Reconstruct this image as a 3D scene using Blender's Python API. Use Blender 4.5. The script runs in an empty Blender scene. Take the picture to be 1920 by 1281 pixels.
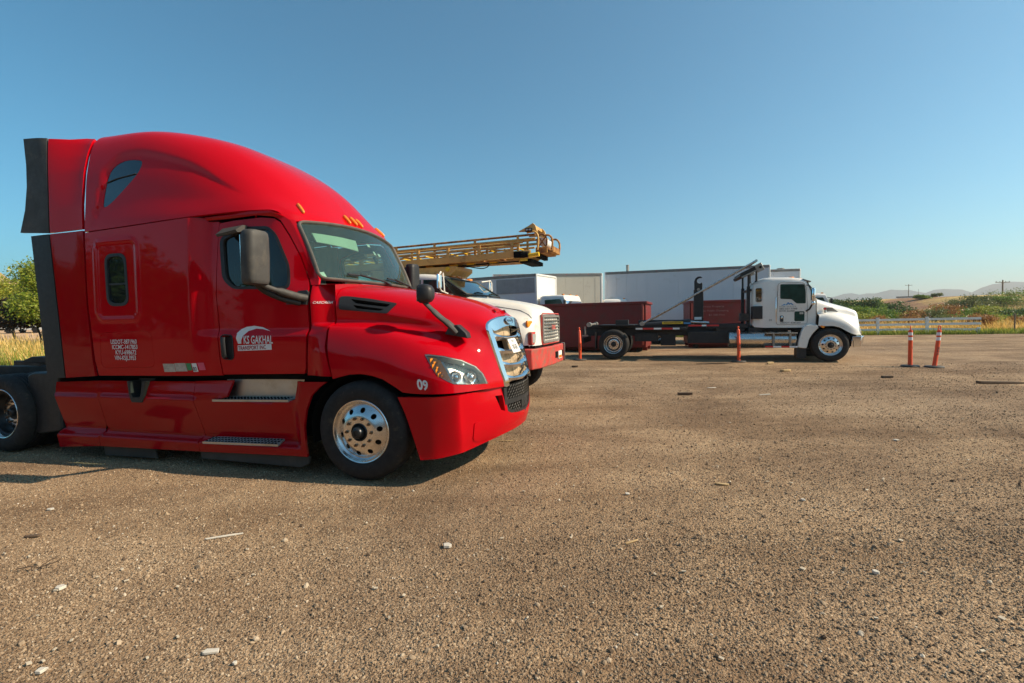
import bpy, bmesh, math, random
import numpy as np
from mathutils import Vector, Matrix, geometry
random.seed(7); RNG=np.random.default_rng(7)
sc=bpy.context.scene; COL=sc.collection
PI=math.pi
# ---------------------------------------------------------------- camera, sky, sun, exposure
F=937.0; PITCH=math.atan(40.5/F); ROLL=0.02
cam_d=bpy.data.cameras.new('camera'); cam=bpy.data.objects.new('camera',cam_d); COL.objects.link(cam)
cam_d.sensor_width=36; cam_d.lens=F/1920*36; cam_d.clip_start=.05; cam_d.clip_end=20000
_fw=Vector((0,math.cos(PITCH),-math.sin(PITCH))); _r=Vector((1,0,0)); _u=_r.cross(_fw)
_r2=_r*math.cos(ROLL)-_u*math.sin(ROLL); _u2=_r*math.sin(ROLL)+_u*math.cos(ROLL)
_m=Matrix((( _r2.x,_u2.x,-_fw.x,0),(_r2.y,_u2.y,-_fw.y,0),(_r2.z,_u2.z,-_fw.z,1.59),(0,0,0,1)))
cam.matrix_world=_m
sc.camera=cam
SUN_AZ=math.radians(-10.0)     # direction of the sun, measured from +X towards +Y
SUN_EL=math.radians(37.0)
w=bpy.data.worlds.new('World'); sc.world=w; w.use_nodes=True
nt=w.node_tree; bg=nt.nodes['Background']; sky=nt.nodes.new('ShaderNodeTexSky')
sky.sky_type='NISHITA'; sky.sun_disc=False; sky.sun_elevation=SUN_EL; sky.sun_rotation=math.pi/2-SUN_AZ
sky.air_density=1.0; sky.dust_density=2.0; sky.ozone_density=1.5; sky.altitude=1300
_t=nt.nodes.new('ShaderNodeMix'); _t.data_type='RGBA'; _t.blend_type='MULTIPLY'; _t.inputs[0].default_value=1; _t.inputs[7].default_value=(.43,1.0,1.04,1)
nt.links.new(sky.outputs[0],_t.inputs[6]); nt.links.new(_t.outputs[2],bg.inputs[0]); bg.inputs[1].default_value=.105
sl=bpy.data.lights.new('sun','SUN'); so=bpy.data.objects.new('sun',sl); COL.objects.link(so)
sl.energy=5.0; sl.angle=math.radians(.53); sl.color=(1.0,.82,.60)
_sd=Vector((math.cos(SUN_EL)*math.cos(SUN_AZ),math.cos(SUN_EL)*math.sin(SUN_AZ),math.sin(SUN_EL)))
so.rotation_euler=(-_sd).to_track_quat('-Z','Y').to_euler(); so.location=(0,0,60)
vs=sc.view_settings; vs.view_transform='Standard'; vs.look='None'; vs.exposure=.50; vs.gamma=1; vs.use_curve_mapping=False

# ---------------------------------------------------------------- materials
def nodes(name):
    m=bpy.data.materials.new(name); m.use_nodes=True; n=m.node_tree
    return m,n,n.nodes['Principled BSDF'],n.nodes['Material Output']
def N(n,t,**k):
    x=n.nodes.new(t)
    for a,b in k.items():
        if a=='inp':
            for i,v in b.items(): x.inputs[i].default_value=v
        else: setattr(x,a,b)
    return x
def ramp(n,src,stops,interp='LINEAR'):
    r=n.nodes.new('ShaderNodeValToRGB'); r.color_ramp.interpolation=interp
    e=r.color_ramp.elements
    while len(e)<len(stops): e.new(.5)
    for i,(p,c) in enumerate(stops):
        e[i].position=p; e[i].color=(c,c,c,1) if isinstance(c,(int,float)) else tuple(c)+(1,)
    n.links.new(src,r.inputs[0]); return r.outputs[0]
def noise(n,scale,detail=3,rough=.5,coord='Object',sc3=None,dist=0):
    tc=n.nodes.new('ShaderNodeTexCoord'); t=N(n,'ShaderNodeTexNoise'); t.inputs['Scale'].default_value=scale
    t.inputs['Detail'].default_value=detail; t.inputs['Roughness'].default_value=rough; t.inputs['Distortion'].default_value=dist
    if sc3:
        mp=n.nodes.new('ShaderNodeMapping'); mp.inputs['Scale'].default_value=sc3; n.links.new(tc.outputs[coord],mp.inputs[0]); n.links.new(mp.outputs[0],t.inputs[0])
    else: n.links.new(tc.outputs[coord],t.inputs[0])
    return t.outputs[0]
def mixc(n,f,a,b,blend='MIX'):
    m=n.nodes.new('ShaderNodeMix'); m.data_type='RGBA'; m.blend_type=blend
    for s,i in ((f,0),(a,6),(b,7)):
        if hasattr(s,'is_linked'): n.links.new(s,m.inputs[i])
        else: m.inputs[i].default_value=s if i==0 else (tuple(s)+(1,) if len(s)==3 else s)
    return m.outputs[2]
def bump(n,b,h,strength,dist=.01):
    x=n.nodes.new('ShaderNodeBump'); x.inputs['Strength'].default_value=strength; x.inputs['Distance'].default_value=dist
    n.links.new(h,x.inputs['Height']); n.links.new(x.outputs[0],b.inputs['Normal'])
def mat(name,c,rough=.5,metal=0,var=.12,vs_=4,bmp=0,bs=60,coat=0,crough=.05,spec=.5,dirt=None,dirtamt=.0,inside=None,ds=3):
    m,n,b,o=nodes(name)
    base=mixc(n,ramp(n,noise(n,vs_,4,.6),[(.3,0),(.7,1)]),tuple(x*(1-var) for x in c),tuple(min(1,x*(1+var)) for x in c))
    if dirt is not None:
        d=ramp(n,noise(n,ds,7,.72),[(.62-dirtamt*.5,0),(.80-dirtamt*.35,1)])
        base=mixc(n,d,base,dirt)
    n.links.new(base,b.inputs['Base Color'])
    b.inputs['Metallic'].default_value=metal; b.inputs['Specular IOR Level'].default_value=spec
    rr=ramp(n,noise(n,vs_*2.3,5,.6),[(.3,max(0,rough*.85)),(.7,min(1,rough*1.15))]); n.links.new(rr,b.inputs['Roughness'])
    b.inputs['Coat Weight'].default_value=coat; b.inputs['Coat Roughness'].default_value=crough; b.inputs['Coat IOR'].default_value=1.42
    if bmp: bump(n,b,noise(n,bs,4,.6),bmp,.01)
    if inside is not None:
        g=n.nodes.new('ShaderNodeNewGeometry'); d=N(n,'ShaderNodeBsdfDiffuse'); d.inputs[0].default_value=tuple(inside)+(1,)
        mx=n.nodes.new('ShaderNodeMixShader'); n.links.new(g.outputs['Backfacing'],mx.inputs[0]); n.links.new(b.outputs[0],mx.inputs[1]); n.links.new(d.outputs[0],mx.inputs[2]); n.links.new(mx.outputs[0],o.inputs[0])
    return m
def glass(name,tint,dust=.0,dustc=(.35,.36,.30),rough=0.0,f0=.06):
    m,n,b,o=nodes(name); n.nodes.remove(b)
    t=N(n,'ShaderNodeBsdfTransparent'); t.inputs[0].default_value=tuple(tint)+(1,)
    g=N(n,'ShaderNodeBsdfGlossy'); g.inputs['Roughness'].default_value=rough; g.inputs[0].default_value=(1,1,1,1)
    fr=N(n,'ShaderNodeFresnel'); fr.inputs[0].default_value=1.55
    mx=n.nodes.new('ShaderNodeMixShader'); n.links.new(fr.outputs[0],mx.inputs[0]); n.links.new(t.outputs[0],mx.inputs[1]); n.links.new(g.outputs[0],mx.inputs[2])
    last=mx.outputs[0]
    if dust:
        d=N(n,'ShaderNodeBsdfDiffuse'); d.inputs[0].default_value=tuple(dustc)+(1,)
        k=n.nodes.new('ShaderNodeMixShader')
        a=ramp(n,noise(n,90,6,.8),[(.50,dust*.35),(.72,dust*2.4)])
        n.links.new(a,k.inputs[0]); n.links.new(last,k.inputs[1]); n.links.new(d.outputs[0],k.inputs[2]); last=k.outputs[0]
    n.links.new(last,o.inputs[0]); return m
M={}
INS=(.012,.012,.013)
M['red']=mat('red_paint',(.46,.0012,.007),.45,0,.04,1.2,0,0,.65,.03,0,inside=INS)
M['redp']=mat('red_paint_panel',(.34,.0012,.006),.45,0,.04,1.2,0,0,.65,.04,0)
M['white']=mat('white_paint',(.72,.70,.66),.35,0,.04,1.5,0,0,.7,.05,.5,(.40,.34,.26),.06,inside=(.05,.05,.05))
M['whiteold']=mat('aged_white_paint',(.74,.71,.64),.42,0,.05,1.5,0,0,.3,.1,.5,(.42,.34,.24),.12,inside=(.05,.05,.05))
M['rubber']=mat('tyre_rubber',(.020,.019,.019),.75,0,.25,9,.25,140,0,0,.3,(.085,.065,.045),.10,ds=8)
M['black']=mat('black_plastic',(.022,.022,.023),.5,0,.2,8,.12,220,0,0,.4)
M['blackfade']=mat('faded_black_plastic',(.055,.052,.048),.62,0,.25,5,.1,120,0,0,.35,(.11,.095,.075),.15)
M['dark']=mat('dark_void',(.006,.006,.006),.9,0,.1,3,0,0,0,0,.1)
M['frame']=mat('chassis_black',(.016,.016,.018),.55,0,.3,4,.1,50,0,0,.4,(.06,.048,.036),.15)
M['chrome']=mat('chrome',(.83,.84,.86),.07,1,.03,5,0,0,0,0,.5)
M['alu']=mat('polished_aluminium',(.68,.67,.66),.24,1,.08,7,.02,60,0,0,.5,(.34,.27,.20),.12,ds=6)
M['aluplate']=mat('aluminium_plate',(.55,.53,.49),.42,1,.08,5,.05,90,0,0,.5,(.38,.33,.26),.25)
M['tread']=mat('serrated_aluminium',(.42,.42,.42),.5,.35,.15,12,.3,300,0,0,.5,(.22,.19,.15),.3)
M['gasket']=mat('weathered_rubber',(.12,.105,.09),.7,0,.25,9,.2,120)
M['winglass']=glass('windshield_glass',(.50,.70,.62),.15,(.26,.42,.36))
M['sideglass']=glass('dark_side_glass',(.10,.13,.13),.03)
M['tealglass']=glass('tinted_green_glass',(.30,.46,.42),.04)
M['sleepglass']=mat('black_glass',(.008,.012,.015),.05,0,.05,2,0,0,1,.0)
M['clear']=glass('clear_lens',(.95,.95,.92),.05,(.55,.50,.40))
M['reflector']=mat('headlight_reflector',(.80,.78,.72),.25,.7,.05,30)
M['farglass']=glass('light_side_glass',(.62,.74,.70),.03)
M['amber']=mat('amber_lens',(.92,.27,.012),.18,0,.15,30,.1,200,.8,.05)
M['amberg']=glass('amber_glass',(.95,.36,.03),.12,(.7,.25,.02))
M['decal']=mat('white_decal',(.72,.70,.69),.5,0,.05,20)
M['blackdecal']=mat('black_decal',(.02,.02,.022),.5,0,.1,20)
M['screen']=mat('dusty_radiator_screen',(.36,.27,.17),.85,0,.25,9,.3,70,0,0,.2,(.16,.11,.07),.15)
M['paper']=mat('white_paper',(.75,.73,.68),.7,0,.05,9)
M['visor']=mat('sun_visor_vinyl',(.50,.56,.47),.8,0,.05,5)
M['trim']=mat('dark_interior_trim',(.05,.055,.05),.8,0,.2,5)
M['bolt']=mat('lug_nut_steel',(.20,.13,.08),.35,1,.2,30)
M['hub']=mat('greasy_hub_steel',(.045,.047,.05),.38,.7,.2,15)
M['green']=mat('green_sticker',(.03,.25,.10),.5); M['pink']=mat('pink_sticker',(.60,.08,.14),.5); M['blue']=mat('blue_sticker',(.05,.22,.45),.5)
M['silverst']=mat('silver_sticker',(.42,.42,.40),.4,.3,.2,30)

# ---------------------------------------------------------------- object helpers
def link(name,me,parent=None,m=None,label=None):
    o=bpy.data.objects.new(name,me); COL.objects.link(o)
    if parent is not None: o.parent=parent
    if m is not None and me is not None and len(me.materials)==0: me.materials.append(M[m] if isinstance(m,str) else m)
    if label: o['label']=label
    return o
def thing(name,label,cat,loc=(0,0,0),rz=0,group=None,rot=None):
    o=bpy.data.objects.new(name,None); COL.objects.link(o); o.location=loc; o.rotation_euler=rot or (0,0,rz)
    o.empty_display_size=.2; o['label']=label; o['category']=cat
    if group: o['group']=group
    return o
def tag(o,label,cat,group=None):
    o['label']=label; o['category']=cat
    if group: o['group']=group
    return o
def dup(root,loc=None,rot=None,label=None,scale=None):
    r=root.copy(); COL.objects.link(r)
    if loc is not None: r.location=loc
    if rot is not None: r.rotation_euler=rot
    if scale is not None: r.scale=scale
    if label: r['label']=label
    for ch in list(root.children): 
        c=dup(ch); c.parent=r
    return r
def mesh(name,v,f,smooth=None):
    me=bpy.data.meshes.new(name); me.from_pydata([tuple(map(float,p)) for p in v],[],f); me.update()
    if smooth is not None:
        me.polygons.foreach_set('use_smooth',[True]*len(me.polygons))
        if smooth<179: me.set_sharp_from_angle(angle=math.radians(smooth))
    return me
class MB:
    def __init__(s): s.v=[]; s.f=[]
    def add(s,v,f):
        b=len(s.v); s.v+= [tuple(p) for p in v]; s.f+=[tuple(b+i for i in q) for q in f]; return s
    def box(s,c,d,rot=None,taper=None):
        x,y,z=d[0]/2,d[1]/2,d[2]/2
        v=[Vector((sx*x,sy*y,sz*z)) for sz in (-1,1) for sy in (-1,1) for sx in (-1,1)]
        if taper:
            for i in range(4,8): v[i].x*=taper[0]; v[i].y*=taper[1]
        if rot is not None:
            R=rot if isinstance(rot,Matrix) else Matrix.Rotation(rot,3,'Z')
            v=[R@p for p in v]
        v=[p+Vector(c) for p in v]
        return s.add(v,[(0,2,3,1),(4,5,7,6),(0,1,5,4),(2,6,7,3),(0,4,6,2),(1,3,7,5)])
    def bb(s,x0,x1,y0,y1,z0,z1): return s.box(((x0+x1)/2,(y0+y1)/2,(z0+z1)/2),(abs(x1-x0),abs(y1-y0),abs(z1-z0)))
    def cyl(s,p0,p1,r,n=12,r2=None,caps=True):
        p0,p1=Vector(p0),Vector(p1); r2=r if r2 is None else r2
        q=(p1-p0).to_track_quat('Z','Y'); v=[]
        for p,rr in ((p0,r),(p1,r2)):
            for i in range(n):
                a=2*PI*i/n; v.append(p+q@Vector((rr*math.cos(a),rr*math.sin(a),0)))
        f=[(i,(i+1)%n,n+(i+1)%n,n+i) for i in range(n)]
        if caps: f+=[tuple(range(n-1,-1,-1)),tuple(range(n,2*n))]
        return s.add(v,f)
    def tube(s,pts,r,n=8,closed=False,sy=1.0,up=None):
        P=[Vector(p) for p in pts]; k=len(P); rs=r if isinstance(r,(list,tuple)) else [r]*k
        v=[]; prev=None
        for i in range(k):
            a=P[(i-1)%k] if (closed or i>0) else P[0]; b=P[(i+1)%k] if (closed or i<k-1) else P[-1]
            t=(b-a).normalized()
            if up is not None: xx=Vector(up)
            else:
                xx=prev if prev is not None else (Vector((0,0,1)) if abs(t.z)<.9 else Vector((1,0,0)))
            n1=(xx-t*xx.dot(t)).normalized(); prev=n1; n2=t.cross(n1)
            for j in range(n):
                an=2*PI*j/n; v.append(P[i]+(n1*math.cos(an)+n2*math.sin(an)*sy)*rs[i])
        f=[]
        for i in range(k if closed else k-1):
            i2=(i+1)%k
            for j in range(n): f.append((i*n+j,i*n+(j+1)%n,i2*n+(j+1)%n,i2*n+j))
        if not closed: f+=[tuple(range(n-1,-1,-1)),tuple((k-1)*n+j for j in range(n))]
        return s.add(v,f)
    def prism(s,poly,fn,d0,d1):
        """poly 2-D; fn(a,b,d)->3-D"""
        k=len(poly); v=[fn(a,b,d0) for a,b in poly]+[fn(a,b,d1) for a,b in poly]
        return s.add(v,[tuple(range(k-1,-1,-1)),tuple(range(k,2*k))]+[(i,(i+1)%k,k+(i+1)%k,k+i) for i in range(k)])
    def pxz(s,poly,y0,y1): return s.prism(poly,lambda a,b,d:(a,d,b),y1,y0)
    def lathe(s,prof,fn,n=32,closed=False):
        """prof list of (r,h); fn(x,z,h)"""
        k=len(prof); v=[]
        for i in range(n):
            a=2*PI*i/n
            for r,h in prof: v.append(fn(r*math.cos(a),r*math.sin(a),h))
        f=[]
        for i in range(n):
            j=(i+1)%n
            for q in range(k-1): f.append((i*k+q,j*k+q,j*k+q+1,i*k+q+1))
        return s.add(v,f)
    def sph(s,c,r,n=12,m=8):
        r=(r,r,r) if not isinstance(r,(tuple,list)) else r; v=[]; f=[]
        for i in range(m+1):
            t=PI*i/m
            for j in range(n):
                a=2*PI*j/n; v.append((c[0]+r[0]*math.sin(t)*math.cos(a),c[1]+r[1]*math.sin(t)*math.sin(a),c[2]+r[2]*math.cos(t)))
        for i in range(m):
            for j in range(n): f.append((i*n+j,(i+1)*n+j,(i+1)*n+(j+1)%n,i*n+(j+1)%n))
        return s.add(v,f)
    def obj(s,name,m,parent=None,smooth=35,bev=0,label=None,segs=2):
        me=mesh(name,s.v,s.f,smooth); 
        if bev or m in ('white','whiteold','red'): 
            bm=bmesh.new(); bm.from_mesh(me); bmesh.ops.recalc_face_normals(bm,faces=bm.faces); bm.to_mesh(me); bm.free()
        o=link(name,me,parent,m,label)
        if bev:
            b=o.modifiers.new('bevel','BEVEL'); b.width=bev; b.segments=segs; b.limit_method='ANGLE'; b.angle_limit=math.radians(35); b.harden_normals=False
        return o
def rrect(x0,x1,z0,z1,r,n=5):
    out=[]
    for cx,cz,a0 in ((x1-r,z0+r,-PI/2),(x1-r,z1-r,0),(x0+r,z1-r,PI/2),(x0+r,z0+r,PI)):
        for i in range(n+1):
            a=a0+PI/2*i/n; out.append((cx+r*math.cos(a),cz+r*math.sin(a)))
    return out
def roundpoly(P,r=.03,n=4):
    out=[]; k=len(P)
    for i in range(k):
        p=np.array(P[i],float); a=np.array(P[i-1],float)-p; b=np.array(P[(i+1)%k],float)-p
        la,lb=np.linalg.norm(a),np.linalg.norm(b); d=min(r,la*.45,lb*.45)
        s=p+a/la*d; e=p+b/lb*d
        for j in range(n+1):
            t=j/n; q=(1-t)**2*s+2*t*(1-t)*p+t*t*e; out.append((float(q[0]),float(q[1])))
    return out
def inpoly(pts,poly):
    x,y=pts[:,0],pts[:,1]; P=np.array(poly); c=np.zeros(len(x),bool); j=len(P)-1
    for i in range(len(P)):
        xi,yi=P[i]; xj,yj=P[j]
        if yi!=yj:
            c^=((yi>y)!=(yj>y))&(x<(xj-xi)*(y-yi)/(yj-yi)+xi)
        j=i
    return c
def dens(P,closed=True,step=1.0):
    out=[]; k=len(P)
    for i in range(k if closed else k-1):
        a=np.array(P[i],float); b=np.array(P[(i+1)%k],float); n=max(1,int(math.ceil(np.linalg.norm(b-a)/step)))
        for j in range(n): out.append(tuple(a+(b-a)*j/n))
    if not closed: out.append(tuple(P[-1]))
    return out
def segdist(pts,P):
    A=np.array(P); B=np.roll(A,-1,0); d=np.full(len(pts),1e9)
    for a,b in zip(A,B):
        ab=b-a; L=(ab**2).sum()+1e-12; t=np.clip(((pts-a)@ab)/L,0,1); d=np.minimum(d,np.hypot(*(pts-(a+t[:,None]*ab)).T))
    return d
def triangulate(outline,holes,res):
    sc_=1/np.array(res,float)
    loops=[[(p[0]*sc_[0],p[1]*sc_[1]) for p in L] for L in [outline]+list(holes)]
    loops=[dens(L) for L in loops]
    V=[];E=[]
    for L in loops:
        b=len(V); V+=L; E+=[(b+i,b+(i+1)%len(L)) for i in range(len(L))]
    A=np.array(loops[0]); lo=A.min(0); hi=A.max(0)
    gx,gy=np.meshgrid(np.arange(lo[0]+.5,hi[0],1.0),np.arange(lo[1]+.5,hi[1],1.0),indexing='ij')
    G=np.stack([gx.ravel(),gy.ravel()],1)
    if len(G):
        k=inpoly(G,loops[0])
        for L in loops[1:]: k&=~inpoly(G,L)
        G=G[k]
        for L in loops: 
            if len(G): G=G[segdist(G,L)>.45]
        V+=[tuple(p) for p in G]
    r=geometry.delaunay_2d_cdt([Vector(p) for p in V],E,[],0,1e-6)
    vv=np.array([tuple(p) for p in r[0]]); T=np.array([t for t in r[2] if len(t)==3])
    c=vv[T].mean(1); k=inpoly(c,loops[0])
    for L in loops[1:]: k&=~inpoly(c,L)
    T=T[k]
    a,b,c_=vv[T[:,0]],vv[T[:,1]],vv[T[:,2]]
    ar=np.abs((b-a)[:,0]*(c_-a)[:,1]-(b-a)[:,1]*(c_-a)[:,0]); T=T[ar>1e-7]
    return vv/sc_,T
def patch(name,S,outline,m,parent=None,holes=(),res=(.07,.07),thick=.02,off=0.0,mir='near',inside=(-1,0,1.5),label=None,smooth=True,cn=True):
    """a trimmed piece of the surface S, with turned-in edges. mir: near / far / both"""
    UV,T=triangulate(outline,holes,res)
    P=S(UV[:,0],UV[:,1]); e=np.array(res)*.05
    du=S(UV[:,0]+e[0],UV[:,1])-S(UV[:,0]-e[0],UV[:,1]); dv=S(UV[:,0],UV[:,1]+e[1])-S(UV[:,0],UV[:,1]-e[1])
    Nn=np.cross(du,dv); L=np.linalg.norm(Nn,axis=1,keepdims=True); Nn=Nn/np.maximum(L,1e-12)
    cen=P.mean(0); ref=np.array(inside,float)
    sgn=1 if (Nn*(P-ref)).sum()>0 else -1
    Nn=Nn*sgn; P=P+Nn*off
    # triangle winding to agree with the outward normal
    fn=np.cross(P[T[:,1]]-P[T[:,0]],P[T[:,2]]-P[T[:,0]]); fl=(fn*(Nn[T].sum(1))).sum(1)<0
    T=T.copy(); T[fl]=T[fl][:,::-1]
    ed={}
    for t in T:
        for i in range(3):
            a,b=int(t[i]),int(t[(i+1)%3]); ed[(a,b)]=1
    be=[(a,b) for (a,b) in ed if (b,a) not in ed]
    V=[tuple(p) for p in P]; Fc=[tuple(int(i) for i in t) for t in T]
    if thick:
        idx={}
        for a,b in be:
            for q in (a,b):
                if q not in idx:
                    idx[q]=len(V); V.append(tuple(P[q])); V.append(tuple(P[q]-Nn[q]*thick))
            i,j=idx[a],idx[b]; Fc.append((j,i,i+1,j+1))
    n0=len(V)
    def fl_(V,Fc): return [(x,-y,z) for x,y,z in V],[tuple(reversed(f)) for f in Fc]
    if mir=='far': V,Fc=fl_(V,Fc)
    if mir=='both':
        V2,F2=fl_(V,Fc); Fc=Fc+[tuple(n0+i for i in f) for f in F2]; V=V+V2
    me=mesh(name,V,Fc,180 if smooth else None)
    if mir=='both':
        bm=bmesh.new(); bm.from_mesh(me); c=[v for v in bm.verts if abs(v.co.y)<1e-4]; bmesh.ops.remove_doubles(bm,verts=c,dist=2e-4); bm.to_mesh(me); bm.free()
    if cn and smooth and mir!='both':
        nv=np.zeros((len(V),3)); nv[:len(Nn)]=Nn*([1,-1,1] if mir=='far' else [1,1,1]); me.normals_split_custom_set_from_vertices([tuple(map(float,q)) for q in nv])
    return link(name,me,parent,m,label)
def text(name,s,size,fn,m,parent,sx=1.0,bold=0.0,align='LEFT',shear=0.0,label=None,space=1.0):
    """lettering: fn(a,b)->3-D point"""
    c=bpy.data.curves.new(name,'FONT'); c.body=s; c.size=size; c.offset=bold*size; c.align_x=align; c.shear=shear; c.resolution_u=3; c.space_character=space
    o=bpy.data.objects.new('tmp',c); COL.objects.link(o); dg=bpy.context.evaluated_depsgraph_get(); dg.update()
    me=bpy.data.meshes.new_from_object(o.evaluated_get(dg)); COL.objects.unlink(o); bpy.data.objects.remove(o)
    V=[fn(v.co.x*sx,v.co.y) for v in me.vertices]; Fc=[tuple(p.vertices) for p in me.polygons]; bpy.data.meshes.remove(me)
    return link(name,mesh(name,V,Fc),parent,m,label)
def bmat(me): return me

#SURF
def sst(t):
    t=np.clip(t,0,1); return t*t*(3-2*t)
class Spl:
    """Catmull-Rom surface through a grid of control points, u along rows, v along columns"""
    def __init__(s,P): s.P=np.array(P,float); s.n,s.m=s.P.shape[:2]
    @staticmethod
    def _w(t):
        return np.stack([-.5*t+t*t-.5*t**3,1-2.5*t*t+1.5*t**3,.5*t+2*t*t-1.5*t**3,-.5*t*t+.5*t**3],-1)
    def __call__(s,u,v):
        u=np.atleast_1d(np.asarray(u,float)); v=np.atleast_1d(np.asarray(v,float))
        P=s.P; P=np.concatenate([2*P[:1]-P[1:2],P,2*P[-1:]-P[-2:-1]],0); P=np.concatenate([2*P[:,:1]-P[:,1:2],P,2*P[:,-1:]-P[:,-2:-1]],1)
        u=np.clip(u,0,s.n-1); v=np.clip(v,0,s.m-1)
        iu=np.minimum(u.astype(int),s.n-2); iv=np.minimum(v.astype(int),s.m-2)
        wu=s._w(u-iu); wv=s._w(v-iv); r=np.zeros(u.shape+(3,))
        for a in range(4):
            for b in range(4):
                r+=(wu[...,a]*wv[...,b])[...,None]*P[iu+a,iv+b]
        return r
    def inv(s,pts,axes=(0,2)):
        U,V=np.meshgrid(np.linspace(0,s.n-1,241),np.linspace(0,s.m-1,241),indexing='ij')
        G=s(U.ravel(),V.ravel())[:,list(axes)]; out=[]
        for p in pts:
            k=np.argmin(((G-np.array(p))**2).sum(1)); uv=np.array([U.ravel()[k],V.ravel()[k]])
            for _ in range(8):
                f=s(uv[0],uv[1])[0][list(axes)]-p; e=1e-4
                a=(s(uv[0]+e,uv[1])[0][list(axes)]-s(uv[0]-e,uv[1])[0][list(axes)])/(2*e)
                b=(s(uv[0],uv[1]+e)[0][list(axes)]-s(uv[0],uv[1]-e)[0][list(axes)])/(2*e)
                J=np.array([a,b]).T
                if abs(np.linalg.det(J))<1e-7: break
                uv=np.clip(uv-np.linalg.solve(J,f)*.8,[0,0],[s.n-1,s.m-1])
            out.append((float(uv[0]),float(uv[1])))
        return out
HOOD=Spl([
 [(-.36,0,2.03),(-.36,-.5,2.015),(-.36,-.93,1.955),(-.36,-1.045,1.80),(-.36,-1.045,1.600),(-.36,-1.165,1.545),(-.355,-1.215,1.30),(-.29,-1.23,1.00)],
 [(0,0,1.985),(0,-.5,1.97),(0,-.87,1.895),(0,-.985,1.73),(0.02,-.985,1.585),(.05,-1.13,1.515),(.10,-1.21,1.27),(.16,-1.228,.95)],
 [(.4,0,1.92),(.4,-.45,1.90),(.4,-.79,1.81),(.42,-.90,1.66),(.47,-.91,1.52),(.53,-1.11,1.395),(.57,-1.205,1.15),(.60,-1.222,.90)],
 [(.75,0,1.84),(.75,-.4,1.815),(.74,-.715,1.72),(.80,-.81,1.58),(.85,-.86,1.43),(.895,-1.05,1.245),(.925,-1.145,1.06),(.945,-1.165,.90)],
 [(1.0,0,1.745),(1.0,-.35,1.725),(.98,-.645,1.63),(1.03,-.70,1.46),(1.09,-.74,1.29),(1.14,-.81,1.13),(1.165,-.85,1.0),(1.175,-.86,.90)],
 [(1.16,0,1.645),(1.155,-.35,1.62),(1.13,-.60,1.55),(1.17,-.60,1.38),(1.22,-.575,1.2),(1.26,-.55,1.05),(1.285,-.53,.96),(1.295,-.525,.89)]])
ROOF=Spl([
 [(-3.66,0,4.02),(-3.66,-.5,4.01),(-3.66,-.86,3.965),(-3.66,-1.05,3.82),(-3.66,-1.15,3.45),(-3.66,-1.19,3.05),(-3.67,-1.21,2.735)],
 [(-2.9,0,3.99),(-2.9,-.5,3.985),(-2.9,-.85,3.94),(-2.9,-1.04,3.79),(-2.9,-1.14,3.43),(-2.9,-1.18,3.05),(-2.9,-1.205,2.765)],
 [(-2.2,0,3.86),(-2.2,-.48,3.85),(-2.2,-.82,3.775),(-2.2,-1.02,3.60),(-2.2,-1.115,3.30),(-2.2,-1.16,3.0),(-2.18,-1.195,2.795)],
 [(-1.7,0,3.635),(-1.7,-.45,3.62),(-1.7,-.77,3.54),(-1.7,-.95,3.36),(-1.7,-1.06,3.12),(-1.7,-1.13,2.95),(-1.7,-1.165,2.812)],
 [(-1.22,0,3.30),(-1.23,-.4,3.29),(-1.25,-.69,3.22),(-1.27,-.88,3.08),(-1.28,-1.0,2.97),(-1.3,-1.07,2.89),(-1.32,-1.115,2.822)],
 [(-.835,0,2.875),(-.85,-.35,2.87),(-.88,-.62,2.865),(-.92,-.82,2.85),(-.955,-.95,2.825),(-1.0,-1.01,2.81),(-1.07,-1.06,2.812)],
 [(-.73,0,2.77),(-.745,-.35,2.765),(-.78,-.62,2.745),(-.82,-.8,2.725),(-.85,-.9,2.71),(-.885,-.98,2.695),(-.93,-1.02,2.70)]])
def Wside(x,z):
    x=np.asarray(x,float); z=np.asarray(z,float)
    t=sst((x+2.12)/.24)
    w=1.215*(1-t)+1.130*t
    w=w+t*.035*(1-sst((z-1.46)/.10))
    w=w-.02*(1-sst((z-1.0)/.25))
    zz=np.clip((z-1.95)/.85,0,2)
    w=w-zz**1.6*(.012*(1-t)+.062*t)
    w=w-t*.10*sst((x+1.15)/.55)*sst((z-1.80)/.3)
    return w
def side(u,v):
    u=np.atleast_1d(np.asarray(u,float)); v=np.atleast_1d(np.asarray(v,float))
    return np.stack([u,-Wside(u,v),v],-1)
def wind(u,v):   # u = -1..1 across, v = 0 bottom .. 1 top
    u=np.atleast_1d(np.asarray(u,float)); v=np.atleast_1d(np.asarray(v,float))
    y=u*(1.03-.03*v); xb=-.42-.155*u*u; xt=-.735-.135*u*u
    z0=2.05+0*u; z1=2.772-.065*u*u
    return np.stack([xb*(1-v)+xt*v+.02*4*v*(1-v)*1.0,y,z0*(1-v)+z1*v],-1)
def Wskirt(x,z):
    x=np.asarray(x,float); z=np.asarray(z,float)
    w=1.175-.020*sst((z-.765)/.02)-.03*sst((z-.79)/.2)
    w=w-.095*np.clip((.765-z)/.42,0,1)+.115*sst((.335-z)/.05)-.02*np.clip((.29-z)/.15,0,1)
    k=sst((x+.86)/.14); w=w*(1-k)+k*1.195
    return w
def skirt(u,v):
    u=np.atleast_1d(np.asarray(u,float)); v=np.atleast_1d(np.asarray(v,float))
    return np.stack([u,-Wskirt(u,v),v],-1)
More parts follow.
